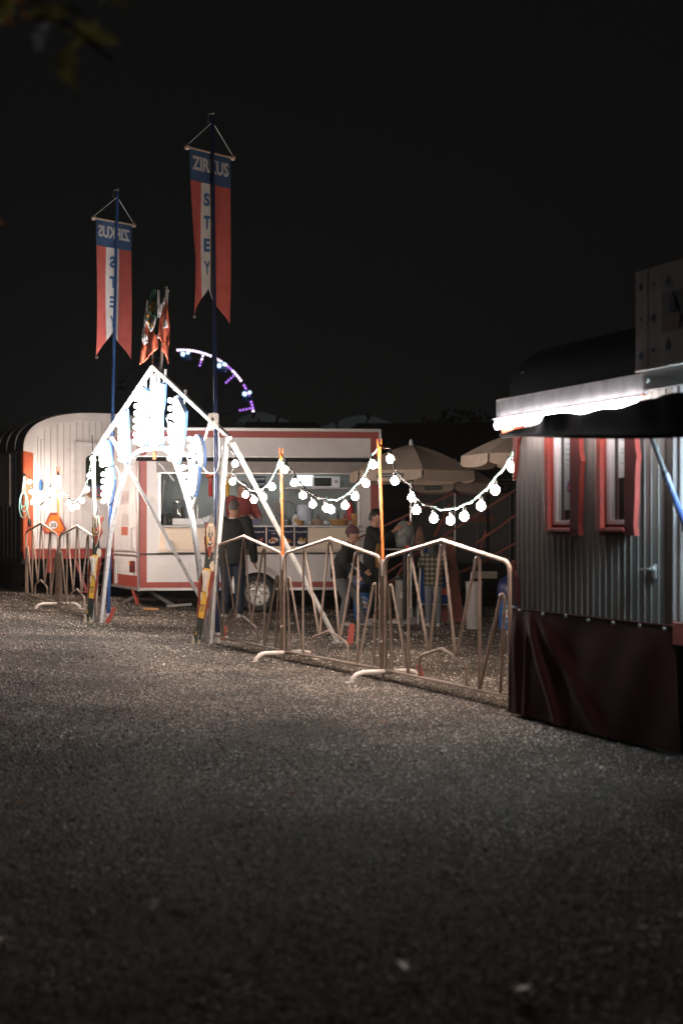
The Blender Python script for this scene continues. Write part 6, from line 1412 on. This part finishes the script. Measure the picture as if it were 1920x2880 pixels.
def shoes(t, S, B, mk, s_=1.0):
    h = B['hs']
    for q in S.values():
        m = MB(); a = q['an']; f = q['ft']; z = Vector((0,0,a.z)); b = a-z
        ang = math.atan2(f.y, f.x); Mx = Matrix.Rotation(ang,3,'Z')
        m.ball(b+f*.055*h+Vector((0,0,.035*h)), .075*h*s_, 16, 8, (1.75*.85,.62,.55), Mx); m.ball(a-Vector((0,0,.01)), .045*h*s_, 12, 8, (1.1,.9,1.0), Mx)
        m.box(b+f*.05*h+Vector((0,0,.012*h)), (.26*h*s_,.088*h*s_,.022*h), Mx); fuse(m, 'shoe', M[mk], t, .009, 2)
R90 = R(90)
# customer seen from behind
x_, d_ = (655-960)*21.3/4000, 21.3
t, S, B = person('heavy man in a black jacket and blue jeans seen from behind at the counter', (x_, d_, gz(x_)), R(84), 1.78,
    dict(elL=(.10,.15,.66), wrL=(.19,.09,.66), elR=(-.01,-.165,.62), wrR=(.04,-.175,.485), anL=(0,.075,.045), anR=(-.03,-.06,.045), head=(.035,-.005,.925), hpL=(0,.06,.5), hpR=(0,-.055,.5)), (R(-14), R(6)), None, 1.25)
hair(t, B, 'hairgrey', .55, 1.0, 1.035); jacket(t, S, B, 'jacket', 1.22, -.12, .97, belly=.03); trousers(t, S, B, 'jeans', 1.10, .96); shoes(t, S, B, 'shoe')
m = MB(); m.tube([B['nk']+Vector((-.075*math.cos(a),.075*math.sin(a),.012)) for a in [R(-30+10*k) for k in range(7)]], .007, 6); m.obj('collar_tag', M['paper'], t)
# seller in the trailer
u = tu(676, 1.0); vx, vy = T0.x+u*ctr-1.0*str_, T0.y+u*str_+1.0*ctr
t, S, B = person('seller in a dark red shirt standing inside the food trailer', (vx, vy, ZB+.05), R(-55), 1.72,
    dict(elL=(.06,.16,.66), wrL=(.20,.10,.62), elR=(.06,-.15,.66), wrR=(.22,-.06,.63), head=(.035,0,.92)), (R(10), R(22)), None, 1.1)
hair(t, B, 'hairgrey', .5, 1.0, 1.06); jacket(t, S, B, 'redshirt', 1.12, -.06, .55, name='shirt', belly=.02); trousers(t, S, B, 'jacket', 1.0, .95); shoes(t, S, B, 'dark')
# woman in black
x_, d_ = (1046-960)*20.6/4000, 20.6
t, S, B = person('woman in a long black coat with pinned up dark hair reaching into the backpack', (x_, d_, 0), R(-8), 1.66,
    dict(elR=(.10,-.12,.72), wrR=(.205,-.045,.815), elL=(.14,.13,.74), wrL=(.27,.06,.83), head=(.035,0,.925), neck=(.012,0,.835), chest=(.01,0,.74), anR=(.17,-.05,.04), knR=(.11,-.055,.275), anL=(-.04,.05,.045)), (R(-14), R(16)), None, 1.0, curl=.9)
hair(t, B, 'hairdark', .42, 1.25, 1.16, bun=(-.055,0,.085)); jacket(t, S, B, 'jacket', 1.08, -.30, .62, name='coat', hemw=1.0); trousers(t, S, B, 'jacket', .95, .95); shoes(t, S, B, 'shoe', .9)
m = MB(); h = B['hs']; loft(m, [(Vector((.085,-.04,.80))*1, .07,.11),(Vector((.085,-.04,1.0)), .085,.13),(Vector((.09,-.03,1.2)), .07,.115),(Vector((.08,-.03,1.27)), .04,.08)]); fuse(m, 'mustard_vest', M['mustard'], t, .014, 2)
# boy with the cap
x_, d_ = (968-960)*20.1/4000, 20.1
t, S, B = person('boy in a patterned cap, black jacket and grey sweatpants beside the trailer', (x_, d_, 0), R(-10), 1.42,
    dict(pelvis=(-.05,0,.50), waist=(-.045,0,.59), chest=(.02,0,.725), neck=(.055,0,.815), head=(.085,0,.905), shL=(.04,.11,.79), shR=(.04,-.11,.79), elR=(.02,-.15,.63), wrR=(.13,-.13,.52), elL=(.08,.14,.64), wrL=(.19,.1,.55),
         hpL=(-.05,.055,.48), hpR=(-.05,-.055,.48), knR=(.03,-.06,.27), anR=(-.01,-.06,.045), knL=(.12,.06,.28), anL=(.17,.07,.045)), (R(-10), R(4)), None, 1.1)
hair(t, B, 'hairdark', .5, 1.0, 1.06); jacket(t, S, B, 'jacket', 1.22, -.06, .9); trousers(t, S, B, 'sweat', 1.12, .97, .012); shoes(t, S, B, 'shoe', 1.1)
cap = MB(); HM, hd, hs_ = B['HM'], B['hd'], B['hs']; CM = HM @ Matrix.Rotation(R(-8),3,'Y')
prof = [(.122,-.01),(.124,.02),(.118,.055),(.098,.095),(.06,.125),(.002,.136)]
for_c = hd+HM @ Vector((-.008,0,.018)); cap.lathe([(r*hs_*1.0, z*hs_) for r, z in prof], for_c, 24, M=CM, sy=.84); co_ = cap.obj('cap', None or mat('patterned_cap', (.12,.04,.05), .8, var=1.0, scale=55, dirt=.9, dirtcol=(.42,.40,.38)), t)
m = MB(); m.ball(for_c+CM @ Vector((.135*hs_,0,.022*hs_)), .085*hs_, 18, 6, (1,.85,.09), CM); m.obj('cap_brim', M['blackp'], co_)
# child in the plaid shirt
x_, d_ = (1218-960)*19.9/4000, 19.9
mp = bpy.data.materials.new('plaid_flannel'); mp.use_nodes = True; n = mp.node_tree; b = n.nodes['Principled BSDF']; b.inputs['Roughness'].default_value = .9
tc = n.nodes.new('ShaderNodeTexCoord'); sx_ = n.nodes.new('ShaderNodeSeparateXYZ'); n.links.new(tc.outputs['Object'], sx_.inputs[0]); outs = []
for ax, f in ((1, 95), (2, 95)):
    mm = n.nodes.new('ShaderNodeMath'); mm.operation = 'MULTIPLY'; mm.inputs[1].default_value = f; n.links.new(sx_.outputs[ax], mm.inputs[0])
    s_ = n.nodes.new('ShaderNodeMath'); s_.operation = 'SINE'; n.links.new(mm.outputs[0], s_.inputs[0]); outs.append(s_)
ad = n.nodes.new('ShaderNodeMath'); ad.operation = 'ADD'; n.links.new(outs[0].outputs[0], ad.inputs[0]); n.links.new(outs[1].outputs[0], ad.inputs[1])
mr = n.nodes.new('ShaderNodeMapRange'); mr.inputs[1].default_value = -2; mr.inputs[2].default_value = 2; n.links.new(ad.outputs[0], mr.inputs[0])
cr = n.nodes.new('ShaderNodeValToRGB'); e = cr.color_ramp.elements; e[0].color = (.015,.015,.012,1); e[1].color = (.26,.23,.17,1); q = e.new(.45); q.color = (.06,.055,.035,1); n.links.new(mr.outputs[0], cr.inputs[0]); n.links.new(cr.outputs[0], b.inputs['Base Color']); M['plaid'] = mp
t, S, B = person('child in a plaid shirt and pale jeans standing with the back to the camera', (x_, d_, 0), R(85), 1.22,
    dict(elL=(.07,.15,.70), wrL=(.14,.13,.80), elR=(.05,-.15,.68), wrR=(.13,-.12,.76), anL=(0,.06,.045), anR=(0,-.06,.045)), (R(-5), R(8)), None)
hair(t, B, 'hairdark', .4, 1.3, 1.14, long=.20); jacket(t, S, B, 'plaid', 1.12, -.09, .95, name='shirt'); trousers(t, S, B, 'lightjean', 1.0, .95); shoes(t, S, B, 'shoe')
print('objects', len(C.objects), 'tris', sum(len(o.data.polygons) for o in C.objects if o.type == 'MESH'))
# ---------------------------------------------------------------- thin mist added for the glow round the lamps
hz = MB(); hz.bb((-30,-2,-1.5),(30,115,9.5)); ho = hz.obj('haze', None or bpy.data.materials.new('haze_air'), smooth=False); ho['kind'] = 'stuff'
hm = ho.data.materials[0]; hm.use_nodes = True; hn = hm.node_tree; hn.nodes.clear(); pv = hn.nodes.new('ShaderNodeVolumePrincipled')
pv.inputs['Density'].default_value = .0003; pv.inputs['Color'].default_value = (.9,.92,.92,1); pv.inputs['Anisotropy'].default_value = .3
oo = hn.nodes.new('ShaderNodeOutputMaterial'); hn.links.new(pv.outputs[0], oo.inputs['Volume']); ho.display_type = 'WIRE'
tag(ho, 'thin mist added for a faint glow round the lamps', 'haze', kind='stuff')
